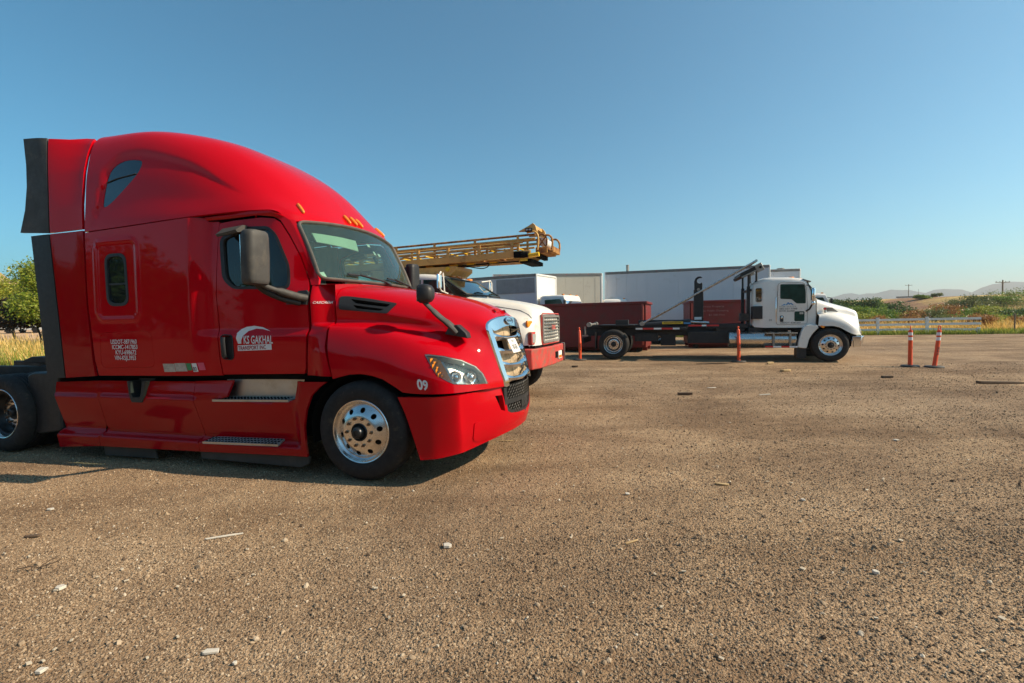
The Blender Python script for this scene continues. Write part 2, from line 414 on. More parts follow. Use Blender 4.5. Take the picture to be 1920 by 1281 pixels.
BUMP=Spl([
 [(.42,-1.215,.86),(.50,-1.22,.70),(.58,-1.225,.48),(.65,-1.22,.255)],
 [(.75,-1.213,.865),(.77,-1.213,.70),(.80,-1.205,.48),(.82,-1.18,.27)],
 [(1.0,-1.155,.875),(1.0,-1.15,.70),(1.005,-1.125,.48),(.99,-1.08,.30)],
 [(1.055,-1.07,.88),(1.06,-1.055,.70),(1.065,-1.02,.48),(1.045,-.98,.31)],
 [(1.16,-.80,.885),(1.18,-.80,.70),(1.18,-.78,.50),(1.15,-.75,.34)],
 [(1.26,-.53,.90),(1.29,-.53,.70),(1.29,-.52,.52),(1.255,-.50,.37)],
 [(1.33,-.25,.90),(1.36,-.25,.70),(1.36,-.25,.53),(1.32,-.25,.385)],
 [(1.35,0,.90),(1.38,0,.70),(1.38,0,.54),(1.34,0,.39)]])
#END
# ---------------------------------------------------------------- wheels
def wheel_parts(R,w,kind):
    """list of (name, mesh, material, children) in wheel space: axis along y, outer face towards -y"""
    out=[]
    rr=R*.59
    pr=[(rr-.012,.035),(rr+.004,.012),(rr+.02,-.004),(R*.72,-.020),(R*.84,-.022),(R*.925,-.008),(R*.962,.012),(R*.985,.028),(R,.045)]
    n=5; tw=w-.09
    for i in range(n):
        a=.045+tw*i/n; b=.045+tw*(i+1)/n
        if i>0: pr+=[(R,a+.006)]
        if i<n-1: pr+=[(R+.002,b-.006),(R-.014,b-.004),(R-.014,b+.004)]
    pr+=[(R,w-.045),(R*.985,w-.028),(R*.925,w+.006),(R*.84,w+.018),(R*.72,w+.016),(rr,w-.02)]
    # fine circular ribs on the sidewall
    b=MB().lathe(pr,lambda x,z,h:(x,h,z),64); out.append(('tyre',mesh('tyre',b.v,b.f,30),'rubber',[]))
    lug=[]
    if kind=='steer':
        def S(u,v):
            r=np.hypot(u,v); y=np.interp(r,[0,.10,.165,.18,.245,.268,rr-.012,rr+.02],[-.03,-.03,-.03,-.024,.012,.026,.012,.002])
            return np.stack([np.asarray(u)+0*y,y,np.asarray(v)+0*y],-1)
        y0=-.03
    else:
        def S(u,v):
            r=np.hypot(u,v); y=np.interp(r,[0,.10,.17,.185,.23,.262,.275,rr-.01,rr+.015],[.13,.13,.13,.136,.165,.17,.15,.01,.002])
            return np.stack([np.asarray(u)+0*y,y,np.asarray(v)+0*y],-1)
        y0=.13
    C=lambda cx,cz,r,n=14:[(cx+r*math.cos(2*PI*i/n),cz+r*math.sin(2*PI*i/n)) for i in range(n)]
    hr=.218; holes=[C(0,0,.092,24)]+[C(hr*math.cos(2*PI*(i+.35)/10),hr*math.sin(2*PI*(i+.35)/10),.0265) for i in range(10)]
    o=patch('rim',S,C(0,0,.264,48),'alu',None,holes,(.022,.022),.022,inside=(0,3,0),cn=False); me=o.data; bpy.data.objects.remove(o)
    out.append(('rim',me,'alu',[]))
    b=MB(); b.lathe([(rr+.016,.0),(rr+.024,-.008),(rr+.018,-.014),(rr+.008,-.010),(rr+.0,.008),(rr-.008,.02)]+([(.274,.030),(.264,.0243)] if kind=='steer' else [(rr-.016,.06),(.276,.150),(.270,.168),(.264,.1705)]),lambda x,z,h:(x,h,z),48)
    out.append(('rim_lip',mesh('rim_lip',b.v,b.f,40),'alu',[]))
    b=MB(); b.lathe([(rr,.03),(rr-.03,.06),(rr-.03,w-.03),(.05,w-.03)],lambda x,z,h:(x,h,z),32); b.lathe([(.235,.075 if kind=='steer' else .2),(.235,.2),(.1,.2)],lambda x,z,h:(x,h,z),24)
    out.append(('brake_drum',mesh('brake_drum',b.v,b.f,40),'hub',[]))
    b=MB(); h=y0
    b.lathe([(.093,h+.05),(.091,h-.004),(.084,h-.010),(.074,h+.002),(.062,h+.012),(.060,h-.03),(.046,h-.052),(.030,h-.058),(.028,h-.048),(.0,h-.048)],lambda x,z,hh:(x,hh,z),28)
    out.append(('hub',mesh('hub',b.v,b.f,35),'hub',[]))
    b=MB(); b.cyl((0,.012,0),(0,-.012,0),.0165,6); b.cyl((0,-.012,0),(0,-.028,0),.010,8); b.cyl((0,.012,0),(0,.004,0),.023,12)
    me=mesh('lug_nut',b.v,b.f,30)
    for i in range(10):
        a=2*PI*(i+.1)/10; lug.append((.139*math.cos(a),y0,.139*math.sin(a)))
    return out,(me,lug)
_wc={}
def wheel(parent,x,y,z,R=.505,w=.29,kind='steer',side=-1,rot=0,label=None,detail=True):
    k=(R,w,kind)
    if k not in _wc: _wc[k]=wheel_parts(R,w,kind)
    parts,(nm,lugs)=_wc[k]
    e=bpy.data.objects.new('wheel',None); COL.objects.link(e); e.parent=parent; e.location=(x,y,z); e.empty_display_size=.1
    e.rotation_euler=(0,rot,0) if side<0 else (0,rot,PI)
    if label: e['label']=label
    for n_,me,mm,_ in parts: link(n_,me,e,mm)
    if detail:
        for p in lugs:
            o=link('lug_nut',nm,e,'bolt'); o.location=p
    return e
def tubeobj(name,pts,r,m,parent,n=8,closed=False,**k):
    kk={a:k.pop(a) for a in ('sy','up') if a in k}
    return MB().tube(pts,r,n,closed,**kk).obj(name,m,parent,60,**k)
def smoothpts(P,n=6,closed=False):
    P=[np.array(p,float) for p in P]; k=len(P); out=[]
    for i in range(k if closed else k-1):
        g=lambda j:P[j%k] if closed else P[min(max(j,0),k-1)]
        a,b,c,d=g(i-1),g(i),g(i+1),g(i+2)
        for j in range(n):
            t=j/n; out.append(tuple(.5*((2*b)+(-a+c)*t+(2*a-5*b+4*c-d)*t*t+(-a+3*b-3*c+d)*t**3)))
    if not closed: out.append(tuple(P[-1]))
    return out
def sp2(P,n=4,closed=False): return [(float(p[0]),float(p[1])) for p in smoothpts(P,n,closed)]

# ================================================================ RED HIGHWAY TRACTOR
RT=thing('semi_truck','large glossy red semi tractor with sleeper cab and chrome grille parked nearest the camera','truck',(-1.187,6.12,0),math.radians(-16.3))
# --- sleeper and cab sides
slp=[(-3.672,2.724),(-3.0,2.748),(-2.119,2.785),(-1.96,2.79),(-1.93,2.75),(-1.80,2.74),(-1.835,1.9),(-1.775,1.04),(-3.585,1.022),(-3.607,1.215),(-3.668,1.886),(-3.673,2.575)]
win=roundpoly([(-3.37,2.455),(-3.03,2.455),(-3.008,1.842),(-3.355,1.842)],.12,6)
hat=roundpoly([(-3.50,1.535),(-2.705,1.548),(-2.67,1.130),(-3.515,1.112)],.09,5)
def sleepS(u,v):
    # a pressed frame stands proud round the sleeper window
    P=side(u,v); x=P[...,0]; z=P[...,2]
    def rb(x0,x1,z0,z1,r,x,z):
        dx=np.maximum(np.maximum(x0+r-x,x-x1+r),0); dz=np.maximum(np.maximum(z0+r-z,z-z1+r),0)
        ins=np.minimum(np.maximum(np.maximum(x0-x,x-x1),np.maximum(z0-z,z-z1)),0)
        return np.where((dx>0)&(dz>0),np.hypot(dx,dz)-r,np.maximum(np.maximum(x0-x,x-x1),np.maximum(z0-z,z-z1)))
    d=rb(-3.515,-2.870,1.69,2.61,.10,x,z)
    P[...,1]-= .011*np.exp(-(d/.024)**2)
    return P
for sd,nm in (('near',''),('far','')):
    patch('sleeper_side',sleepS,slp,'red',RT,[win,hat],(.035,.035),.03,mir=sd,inside=(-3,0,1.8))
    patch('sleeper_window',side,roundpoly([(-3.345,2.43),(-3.055,2.43),(-3.035,1.867),(-3.33,1.867)],.10,6),'sleepglass',RT,[],(.1,.1),.01,off=-.012,mir=sd,inside=(-3,0,1.8))
    patch('window_seal',side,win,'black',RT,[roundpoly([(-3.335,2.42),(-3.065,2.42),(-3.045,1.877),(-3.32,1.877)],.095,6)],(.05,.05),.02,off=.006,mir=sd,inside=(-3,0,1.8))
    patch('baggage_door',side,[(x*.992-.0245,z*.992+.0105) for x,z in hat],'red',RT,[],(.08,.08),.03,off=-.001,mir=sd,inside=(-3,0,1.8))
sb=MB(); sb.box((-3.185,-1.205,2.10),(.29,.014,.022)); sb.obj('window_bar','black',RT,30)
door=[(-1.80,2.725),(-1.60,2.742),(-1.25,2.75),(-1.07,2.728),(-1.0,2.685),(-.905,2.54),(-.785,2.317),(-.700,2.09),(-.664,1.98),(-.645,1.85),(-.632,1.522),(-.645,1.49),(-.668,1.133),(-.695,1.065),(-1.765,1.045),(-1.83,1.9)]
dwin=roundpoly([(-1.785,2.56),(-1.46,2.66),(-1.13,2.645),(-1.03,2.55),(-.89,2.22),(-.88,1.962),(-1.60,1.985),(-1.74,2.10)],.07,5)
def shrinkp(P,k):
    c=np.mean(P,0); return [tuple(c+(np.array(p)-c)*k) for p in P]
handle_hole=roundpoly([(-1.757,1.49),(-1.595,1.485),(-1.59,1.215),(-1.745,1.225)],.05,5)
for sd in ('near','far'):
    dm=patch('door',side,shrinkp(door,.994),'red',RT,[dwin,handle_hole],(.035,.035),.035,mir=sd,inside=(-1.3,0,1.8))
    patch('window_seal',side,dwin,'black',dm,[roundpoly([(-1.735,2.54),(-1.45,2.625),(-1.145,2.612),(-1.06,2.54),(-.918,2.21),(-.91,1.992),(-1.585,2.012),(-1.69,2.12)],.06,5)],(.05,.05),.03,off=.004,mir=sd,inside=(-1.3,0,1.8))
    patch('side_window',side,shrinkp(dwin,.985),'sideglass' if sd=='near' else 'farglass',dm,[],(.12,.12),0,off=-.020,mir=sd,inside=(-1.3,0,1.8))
    patch('handle_recess',side,shrinkp(handle_hole,1.0),'black',dm,[],(.05,.05),0,off=-.05,mir=sd,inside=(-1.3,0,1.3))
    s_=-1 if sd=='near' else 1
    MB().tube([(-1.685,s_*1.205,1.46),(-1.68,s_*1.215,1.42),(-1.67,s_*1.215,1.28),(-1.665,s_*1.20,1.245)],.026,8,sy=.6).obj('door_handle','black',dm,60)
    MB().tube([(x,s_*(Wside(x,z)+.004),z) for x,z in handle_hole],.007,6,True).obj('handle_bezel','black',dm,60)
# pillar strip between the roof seam, the door and the windshield
def stripS(u,v):
    u=np.atleast_1d(np.asarray(u,float)); v=np.atleast_1d(np.asarray(v,float))
    W=Wside(u,v)+.045*sst((v-2.725)/.05)*sst((-.93-u)/.12)
    return np.stack([u,-W,v],-1)
strip=[(-1.93,2.756),(-1.935,2.79),(-1.70,2.803),(-1.32,2.812),(-1.08,2.802),(-1.03,2.775),(-.965,2.745),(-.90,2.70),(-.855,2.64),(-.79,2.49),(-.67,2.24),(-.565,2.065),(-.56,2.0),(-.645,2.0),(-.69,2.09),(-.775,2.320),(-.895,2.548),(-.995,2.70),(-1.066,2.742),(-1.25,2.764),(-1.60,2.756)]
for sd in ('near','far'): patch('cab_pillar',stripS,strip,'red',RT,[],(.02,.02),.03,mir=sd,inside=(-1.3,0,1.8))
cowl=[(-.628,1.99),(-.600,1.998),(-.48,2.0),(-.385,1.985),(-.375,1.9),(-.378,1.6),(-.392,1.52),(-.40,1.36),(-.36,1.2),(-.315,1.055),(-.66,1.055),(-.645,1.14),(-.615,1.49),(-.602,1.53),(-.612,1.85)]
def cowlS(u,v):
    P=side(u,v); z=P[...,2]; x=P[...,0]
    t=sst((x+.62)/.22)
    tgt=np.interp(z,[1.0,1.30,1.50,1.56,1.60,1.8,1.955,2.03],[1.23,1.215,1.172,1.15,1.050,1.045,.935,.90])
    P[...,1]=-(Wside(x,z)*(1-t)+tgt*t); return P
for sd in ('near','far'): patch('cowl_panel',cowlS,cowl,'red',RT,[],(.03,.03),.04,mir=sd,inside=(-.5,0,1.5))
MB().box((-.475,-1.158,1.435),(.085,.03,.04)).obj('side_marker','chrome',RT,40,bev=.012)
text('model_lettering','CASCADIA',.036,lambda a,b:(-.585+a,float(cowlS(-.585+a,1.80+b)[0][1])-.004,1.80+b),'decal',RT,1.05,.01,shear=.35)
# --- roof cap
fseg=[(i/14*6,6) for i in range(15)]
rw=sp2([(.33,5.0),(.383,4.379),(.48,3.95),(.704,3.744),(.987,3.736),(1.068,3.83),(.981,4.216),(.641,4.764),(.411,5.10)],3,True)
def roofS(u,v):
    # the side of the cap is pressed in below a brow line that runs round the window and fades forwards
    u=np.atleast_1d(np.asarray(u,float)); v=np.atleast_1d(np.asarray(v,float)); P=ROOF(u,v)
    vc=np.interp(u,[0,.20,.30,.38,.6,.97,1.6,1.97,2.39,3.05,3.8],[6.2,5.4,4.5,3.85,3.52,3.41,3.47,3.51,3.60,3.81,4.1])
    d=.024*sst((v-vc)/.22)*(1-sst((v-4.7)/1.25))*(1-sst((u-2.3)/1.5))
    P[...,1]+=d; P[...,2]-=.25*d; return P
roof=[(0,0),(6,0),(6,6),(0,6)]
patch('roof_fairing',roofS,roof,'red',RT,[rw],(.07,.09),.03,cn=False,mir='near',inside=(-2.5,0,2.5))
patch('roof_fairing',roofS,roof,'red',RT,[rw],(.07,.09),.03,cn=False,mir='far',inside=(-2.5,0,2.5))
# one shell: join the two halves
_a=[o for o in RT.children if o.name.startswith('roof_fairing')]
bm=bmesh.new(); bm.from_mesh(_a[0].data); bm.from_mesh(_a[1].data)
bmesh.ops.remove_doubles(bm,verts=[v for v in bm.verts if abs(v.co.y)<1e-4],dist=1e-3); bm.to_mesh(_a[0].data); bm.free()
bpy.data.objects.remove(_a[1])
for sd in ('near','far'):
    patch('roof_window',roofS,shrinkp(rw,.99),'sleepglass',RT,[],(.08,.1),0,off=-.004,mir=sd,inside=(-2.5,0,2.5))
tubeobj('window_divider',[tuple(roofS(a,b)[0]+np.array((0,-.003,0))) for a,b in ((.39,4.36),(.6,4.27),(.975,4.16))],.006,'black',RT)
for i,(u0,v0,u1,v1,s_) in enumerate([(4.70,2.78,5.32,3.22,-1),(4.88,.34,5.52,.37,-1),(4.88,0,5.52,0,-1),(4.88,.34,5.52,.37,1),(4.70,2.78,5.32,3.22,1)]):
    a=ROOF(u0,v0)[0]; b=ROOF(u1,v1)[0]
    if s_>0: a=a*[1,-1,1]; b=b*[1,-1,1]
    up=Vector((.55,0,.83)); a=Vector(a)+up*.012; b=Vector(b)+up*.012
    MB().tube([a+(b-a)*t for t in (0,.06,.2,.5,.8,.94,1)],[.008,.018,.022,.024,.022,.018,.008],10,sy=.75).obj('clearance_light','amber',RT,60)
# rear wall, floor
_rw=[(float(p[1])*.975,float(p[2])-.03) for p in (ROOF(0,v)[0] for v in np.linspace(0,6,13))]; _rw=_rw+[(-1.16,1.03)]; _rw=_rw+[(-a,c) for a,c in _rw[::-1] if abs(a)>1e-6]
MB().prism(_rw,lambda a,c,d:(d,a,c),-3.65,-3.60).obj('rear_wall','redp',RT,30)
MB().bb(-3.60,-.45,-1.08,1.08,1.0,1.05).obj('cab_floor','dark',RT,30)
MB().bb(-2.26,-2.22,-1.06,1.06,1.05,2.85).obj('sleeper_curtain','trim',RT,30)
# --- windshield, gasket, wipers
wout=roundpoly([(-.985,.965),(-.5,.968),(0,.968),(.5,.968),(.985,.965),(.985,.03),(.5,.02),(0,.02),(-.5,.02),(-.985,.03)],.09,6)
patch('windshield',wind,wout,'winglass',RT,[],(.1,.1),0,inside=(-2,0,1.8))
gp=[wind(u,v)[0] for u,v in dens(wout,True,.06)]
MB().tube([tuple(p) for p in gp],.030,10,True,sy=.55,up=(0,0,1) if False else None).obj('windshield_seal','gasket',RT,60)
def wpt(u,v,o=.03): p=wind(u,v)[0]; return (p[0]+o*.8,p[1],p[2]+o*.6)
for a,b in ((-.62,-.05),(.12,.70)):
    tubeobj('wiper',[wpt(a,.105),wpt((a+b)/2-.1,.10),wpt(b,.05)],.010,'black',RT)
    tubeobj('wiper',[wpt((a+b)/2-.1,.10,.04),wpt(b+.05,.02,.05),wpt(b+.16,-.03,.05)],[.010,.013,.018],'black',RT)
# painted strip closing the A-pillar to the windshield seal
for s_ in (-1,1):
    V=[];Fc=[]
    for i in range(17):
        v=i/16; B=wind(-.99,v)[0]; x=B[0]-.055; V+=[(B[0]-.005,s_*-B[1]*-1 if False else s_*abs(B[1]),B[2]),(B[0]-.025,s_*(abs(B[1])+.6*(float(Wside(x,B[2]))-abs(B[1]))),B[2]),(x,s_*(float(Wside(x,B[2]))+.001),B[2])]
    for i in range(16):
        for j in range(2): a=3*i+j; Fc.append((a,a+1,a+4,a+3) if s_>0 else (a+3,a+4,a+1,a))
    link('a_pillar',mesh('a_pillar',V,Fc,60),RT,'redp')
# cowl plate below the windshield
V=[];Fc=[]
for i in range(15):
    y=-1.04+2.08*i/14; z=2.044-.035*(abs(y)/1.0)**3; V+=[(-.74,y,z+.005),(-.365,y,z-.010),(-.365,y,z-.2)]
for i in range(14): Fc+=[(3*i,3*i+1,3*i+4,3*i+3),(3*i+1,3*i+2,3*i+5,3*i+4)]
link('cowl_cover',mesh('cowl_cover',V,Fc,60),RT,'redp')
# interior
MB().prism([(-.95,2.0),(-.55,2.02),(-.45,1.9),(-.45,1.2),(-.85,1.2),(-1.0,1.7)],lambda a,b,d:(a,d,b),-1.0,1.0).obj('dashboard','trim',RT,30,bev=.03)
for y in (-.55,.5):
    b=MB(); b.box((-1.85,y,1.95),(.14,.5,.75)); b.box((-1.87,y,2.42),(.10,.28,.2)); b.box((-1.62,y,1.55),(.5,.5,.16)); b.obj('seat','trim',RT,30,bev=.04)
b=MB(); b.tube([(-1.12+.02*math.sin(t)*.3-.09*math.cos(t),.5+.23*math.sin(t),2.0+.21*math.cos(t)) for t in np.linspace(0,2*PI,24,endpoint=False)],.017,8,True); b.cyl((-1.12,.5,2.0),(-.9,.5,1.92),.04); b.box((-1.12,.5,2.0),(.03,.4,.05)); b.obj('steering_wheel','black',RT,50)
def inw(u,v,o=-.05): return tuple(wind(u,v)[0]+np.array((o,0,o*.4)))
def quadsheet(name,uv,o,m,parent,th=.012):
    n=6; V=[];Fc=[]
    for i in range(n+1):
        t=i/n
        a=np.array(uv[0])*(1-t)+np.array(uv[1])*t; c=np.array(uv[3])*(1-t)+np.array(uv[2])*t
        for q,oo in ((a,o),(c,o),(a,o-th),(c,o-th)): V.append(inw(q[0],q[1],oo))
    for i in range(n):
        k=4*i; Fc+=[(k,k+4,k+5,k+1),(k+2,k+3,k+7,k+6),(k,k+2,k+6,k+4),(k+1,k+5,k+7,k+3)]
    Fc+=[(0,1,3,2),(4*n,4*n+2,4*n+3,4*n+1)]
    return link(name,mesh(name,V,Fc),parent,m)
quadsheet('sun_visor',[(-.80,.83),(-.12,.79),(-.16,.60),(-.79,.68)],-.05,'visor',RT)
quadsheet('registration_sticker',[(-.955,.135),(-.895,.15),(-.872,.045),(-.935,.028)],-.008,'paper',RT,.002)
for q in ([(.02,.74),(.08,.74),(.09,.69),(.03,.69)],[(.10,.62),(.14,.62),(.15,.56),(.11,.56)],[(.20,.60),(.26,.60),(.27,.55),(.21,.55)]): quadsheet('windshield_sticker',q,-.012,'paper',RT,.002)
quadsheet('dash_camera',[(.15,.56),(.19,.56),(.19,.44),(.16,.44)],-.04,'black',RT,.03)
# --- hood and fenders
arch=[(.498,.90),(.413,.955),(.269,1.035),(.15,1.068),(.03,1.083),(-.10,1.078),(-.22,1.05),(-.30,1.008)]
ai=HOOD.inv([a for a in arch[1:-1]],(0,2))
hood=[(0,0),(5,0),(5,7),(3.5,7),(2.9,7),(1.72,7)]+ai+[(0,6.9)]
vent=roundpoly([(.10,2.56),(.319,2.474),(1.0,2.40),(1.66,2.40),(1.43,3.142),(.618,3.249),(.10,3.30)],.08,3)
hl=[(2.351,5.327),(2.463,5.249),(2.887,5.04),(3.386,4.941),(3.828,5.083),(4.069,5.477),(4.16,5.9),(4.231,6.388),(3.595,6.424),(3.153,6.413),(2.685,6.015),(2.51,5.661)]
HP=[patch('hood',HOOD,hood,'red',RT,[vent,hl],(.12,.16),.03,cn=False,mir=sd,inside=(0,0,1.0)) for sd in ('near','far')]
bm=bmesh.new(); bm.from_mesh(HP[0].data); bm.from_mesh(HP[1].data)
bmesh.ops.remove_doubles(bm,verts=[v for v in bm.verts if abs(v.co.y)<1e-4],dist=1e-3); bm.to_mesh(HP[0].data); bm.free(); bpy.data.objects.remove(HP[1]); HD=HP[0]
for sd in ('near','far'):
    patch('hood_vent',HOOD,vent,'black',HD,[roundpoly([(.42,2.60),(1.50,2.52),(1.42,2.72),(.60,2.80)],.05,3),roundpoly([(.52,2.92),(1.36,2.86),(1.27,3.02),(.62,3.10)],.05,3)],(.1,.1),.05,off=.006,mir=sd,inside=(0,0,1.0))
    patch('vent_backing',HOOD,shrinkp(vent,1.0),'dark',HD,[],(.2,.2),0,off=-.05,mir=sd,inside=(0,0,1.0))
    s_=-1 if sd=='near' else 1
    # headlight: housing, projectors, amber corner, clear lens
    hb=patch('headlight',HOOD,shrinkp(hl,1.01),'reflector',HD,[],(.15,.15),0,off=-.11,mir=sd,inside=(0,0,1.0))
    amb=[(2.43,5.38),(2.55,5.30),(2.80,5.32),(2.99,5.76),(3.12,6.34),(2.74,5.98),(2.56,5.68)]
    patch('turn_signal',HOOD,amb,'amber',hb,[],(.1,.1),.06,off=-.008,mir=sd,inside=(0,0,1.0))
    patch('headlight_trim',HOOD,shrinkp(hl,1.0),'silverst',hb,[shrinkp(hl,.955)],(.1,.1),.09,off=-.006,mir=sd,inside=(0,0,1.0))
    patch('headlight_divider',HOOD,[(3.135,6.34),(3.005,5.76),(2.815,5.32),(2.88,5.28),(3.07,5.74),(3.21,6.34)],'silverst',hb,[],(.1,.1),.05,off=-.02,mir=sd,inside=(0,0,1.0))
    for (u,v) in ((2.66,5.48),(2.76,5.56),(2.72,5.70),(2.84,5.76),(2.82,5.90),(2.93,5.98),(2.98,6.14),(2.88,6.06)):  # amber facets added and tilted to catch the sun, so the corner looks lit
        p=HOOD(u,v)[0]*[1,-s_,1]; MB().box((p[0]-.030,p[1]-s_*.014,p[2]),(.012,.078,.075),Matrix.Rotation(.62*s_,3,'Z')).obj('sun_catch_facet','amber',hb,30,bev=.004)
    for (u,v) in ((3.36,6.0),(3.80,5.93)):
        p=HOOD(u,v)[0]*[1,-s_,1]
        d=Vector((.86,s_*.50,-.02)).normalized(); q=d.to_track_quat('Z','Y'); b=MB()
        b.lathe([(.066,-.02),(.062,.012),(.052,.006),(.040,.008),(.036,.02),(.024,.034),(.0,.038)],lambda a,c,h:tuple(Vector(p)-d*.085+q@Vector((a,c,h))),24)
        b.obj('projector_lens','chrome',hb,60)
    patch('headlight_lens',HOOD,hl,'clear',hb,[],(.12,.12),0,off=.003,mir=sd,inside=(0,0,1.0))
for s_ in (-1,1):
    p=HOOD(4.45,.55)[0]*[1,-s_,1]; b=MB(); b.add([tuple(p+np.array(q)) for q in ((-.08,0,-.004),(.03,-.028,-.012),(.03,.028,-.012),(.015,0,.022))],[(0,1,3),(0,3,2),(0,2,1)]); b.obj('hood_scoop','red',HD,None)
    b=MB(); b.add([tuple(p+np.array(q)) for q in ((.031,-.026,-.012),(.031,.026,-.012),(.016,0,.020))],[(0,1,2)]); b.obj('scoop_mouth','dark',HD,None)
# fender number
def hoodtxt(u0,v0,du,dv):   # (a,b) in metres on the fender
    def fn(a,b):
        u=u0+a*du; v=v0-b*dv; P=HOOD(u,v)[0]; e=.01
        n=np.cross(HOOD(u+e,v)[0]-HOOD(u-e,v)[0],HOOD(u,v-e)[0]-HOOD(u,v+e)[0]); n=n/np.linalg.norm(n)
        if n[1]>0: n=-n
        return tuple(P+n*.003)
    return fn
text('fleet_number','09',.115,hoodtxt(2.12,6.80,2.2,5.0),'decal',HD,1.18,.035)
# lower bumper/hood inner dark body, wheel arch liners
MB().bb(-.25,.93,-.66,.66,.45,1.36).obj('engine_bay','dark',RT,30)
for s_ in (-1,1):
    b=MB(); n=16; V=[];Fc=[]
    for i in range(n+1):
        a=PI*(-.08+1.16*i/n)
        for y in (1.19,.70): V.append((.0+.60*math.cos(a),s_*y,.50+.60*math.sin(a)*.97))
    for i in range(n): Fc.append((2*i,2*i+1,2*i+3,2*i+2))
    b.add(V,Fc); b.bb(-.64,.62,s_*.68,s_*.70,.35,1.1); b.obj('wheel_arch_liner','dark',RT,60)
# --- chrome grille
fe=[HOOD(5,v)[0] for v in np.linspace(0,7,29)]
L=[p*[1,-1,1] for p in fe[::-1]]+fe[1:]          # far bottom .. top .. near bottom
def inner(p,k):
    c=np.array((p[0],0,1.26)); q=c+(p-c)*np.array((1,k,1)); 
    return q
V=[];Fc=[]
for p in L:
    y=p[1]; z=p[2]
    top=sst((z-1.50)/.10)
    q=np.array((p[0]+.035*(1-top)+.055*top,y*(1-.16*(1-top*.2)),z-.115*top))
    q2=np.array((q[0]-.12,q[1]*.97,q[2]-.02*top))
    o=np.array(p)+np.array((.006,0,0)); o2=np.array((p[0]+.022,y*.985,z-.006))
    V+= [tuple(np.array(p)+np.array((-.03,0,0))),tuple(o),tuple(o2),tuple(q),tuple(q2)]
for i in range(len(L)-1):
    for j in range(4): Fc.append((5*i+j,5*i+5+j,5*i+6+j,5*i+1+j))
g=link('grille_surround',mesh('grille_surround',V,Fc,35),RT,'chrome')
gx=lambda z,y:np.interp(z,[.88,1.05,1.2,1.38,1.55,1.65],[1.295,1.26,1.22,1.17,1.14,1.15])+.075*(1-(y/.55)**2)
for i,z in enumerate((1.395,1.24,1.09,.945)):
    hw=np.interp(z,[.88,1.5],[.455,.515]); b=MB(); n=20; V=[];Fc=[]
    for k in range(n+1):
        y=-hw+2*hw*k/n; t=abs(y/hw); zz=z+.030*t**2; x=gx(z,y)-.02*t
        h=.030+.026*sst((t-.62)/.3)
        for dx,dz in ((-.07,.012),(.0,h*.55),(.018,-.0),(.0,-h),(-.07,-h)): V.append((x+dx,y,zz+dz))
    for k in range(n):
        for j in range(5): a=5*k+j; c=5*k+(j+1)%5; Fc.append((a,c,c+5,a+5))
    Fc+=[(0,1,2,3,4),tuple(5*n+j for j in (4,3,2,1,0))]
    link('grille_bar',mesh('grille_bar',V,Fc,50),RT,'chrome')
# weathered screens behind the bars
for i,(z0,z1) in enumerate(((1.36,1.54),(1.21,1.37),(1.06,1.22),(.90,1.07))):
    for (y0,y1) in ((-.44,-.005),(.005,.44)):
        if (i==1 and y0<0): y0,y1=-.12,-.005
        V=[];Fc=[];n=8
        for k in range(n+1):
            y=y0+(y1-y0)*k/n
            for z in (z0,z1): V.append((gx(z,y)-.10+.006*math.sin(9*y+i*2),y,z+.006*math.sin(14*y+i)))
        for k in range(n): Fc.append((2*k,2*k+1,2*k+3,2*k+2))
        link('radiator_screen',mesh('radiator_screen',V,Fc,60),RT,'screen')
V=[];Fc=[]
for k in range(13):
    y=-.5+k/12
    for z in (.88,1.1,1.3,1.58): V.append((float(gx(z,y))-.125,y,z))
for k in range(12):
    for j in range(3): Fc.append((4*k+j,4*k+j+1,4*k+5+j,4*k+4+j))
link('radiator',mesh('radiator',V,Fc,60),RT,'dark')
# emblem on the grille header
def emb(a,b,o=0.0):
    y=a; z=1.585+b; return (1.176+.03*(1-(y/.5)**2)-.30*b+o,y,z)
b=MB(); n=28; ring=[(.135*math.cos(2*PI*i/n),.042*math.sin(2*PI*i/n)) for i in range(n)]
V=[emb(a,c,.0) for a,c in ring]+[emb(a,c,.012) for a,c in ring]+[emb(a*.93,c*.82,.012) for a,c in ring]+[emb(a*.93,c*.82,.006) for a,c in ring]
Fc=[(i+k*n,(i+1)%n+k*n,(i+1)%n+(k+1)*n,i+(k+1)*n) for i in range(n) for k in range(3)]+[tuple(range(3*n,4*n))]
b.add(V,Fc); b.obj('emblem','chrome',g,40)
text('emblem_lettering','FREIGHTLINER',.030,lambda a,c:emb(a,c-.011,.010),'black',g,1.0,.02,'CENTER')
# licence plate
def plt(a,b,o=0): return (1.285-.07*b/.155+o,-.075+a,1.30+b)
MB().prism(rrect(-.152,.152,-.076,.076,.015),lambda a,b,d:plt(a,b,d),-.004,.0).obj('license_plate','paper',RT,30)
text('plate_lettering','R70-1553',.073,lambda a,b:plt(a,b-.038,.003),'blackdecal',RT,.60,.012,'CENTER')
text('plate_lettering','TEXAS',.032,lambda a,b:plt(a,b+.042,.003),'blackdecal',RT,1,.01,'CENTER')
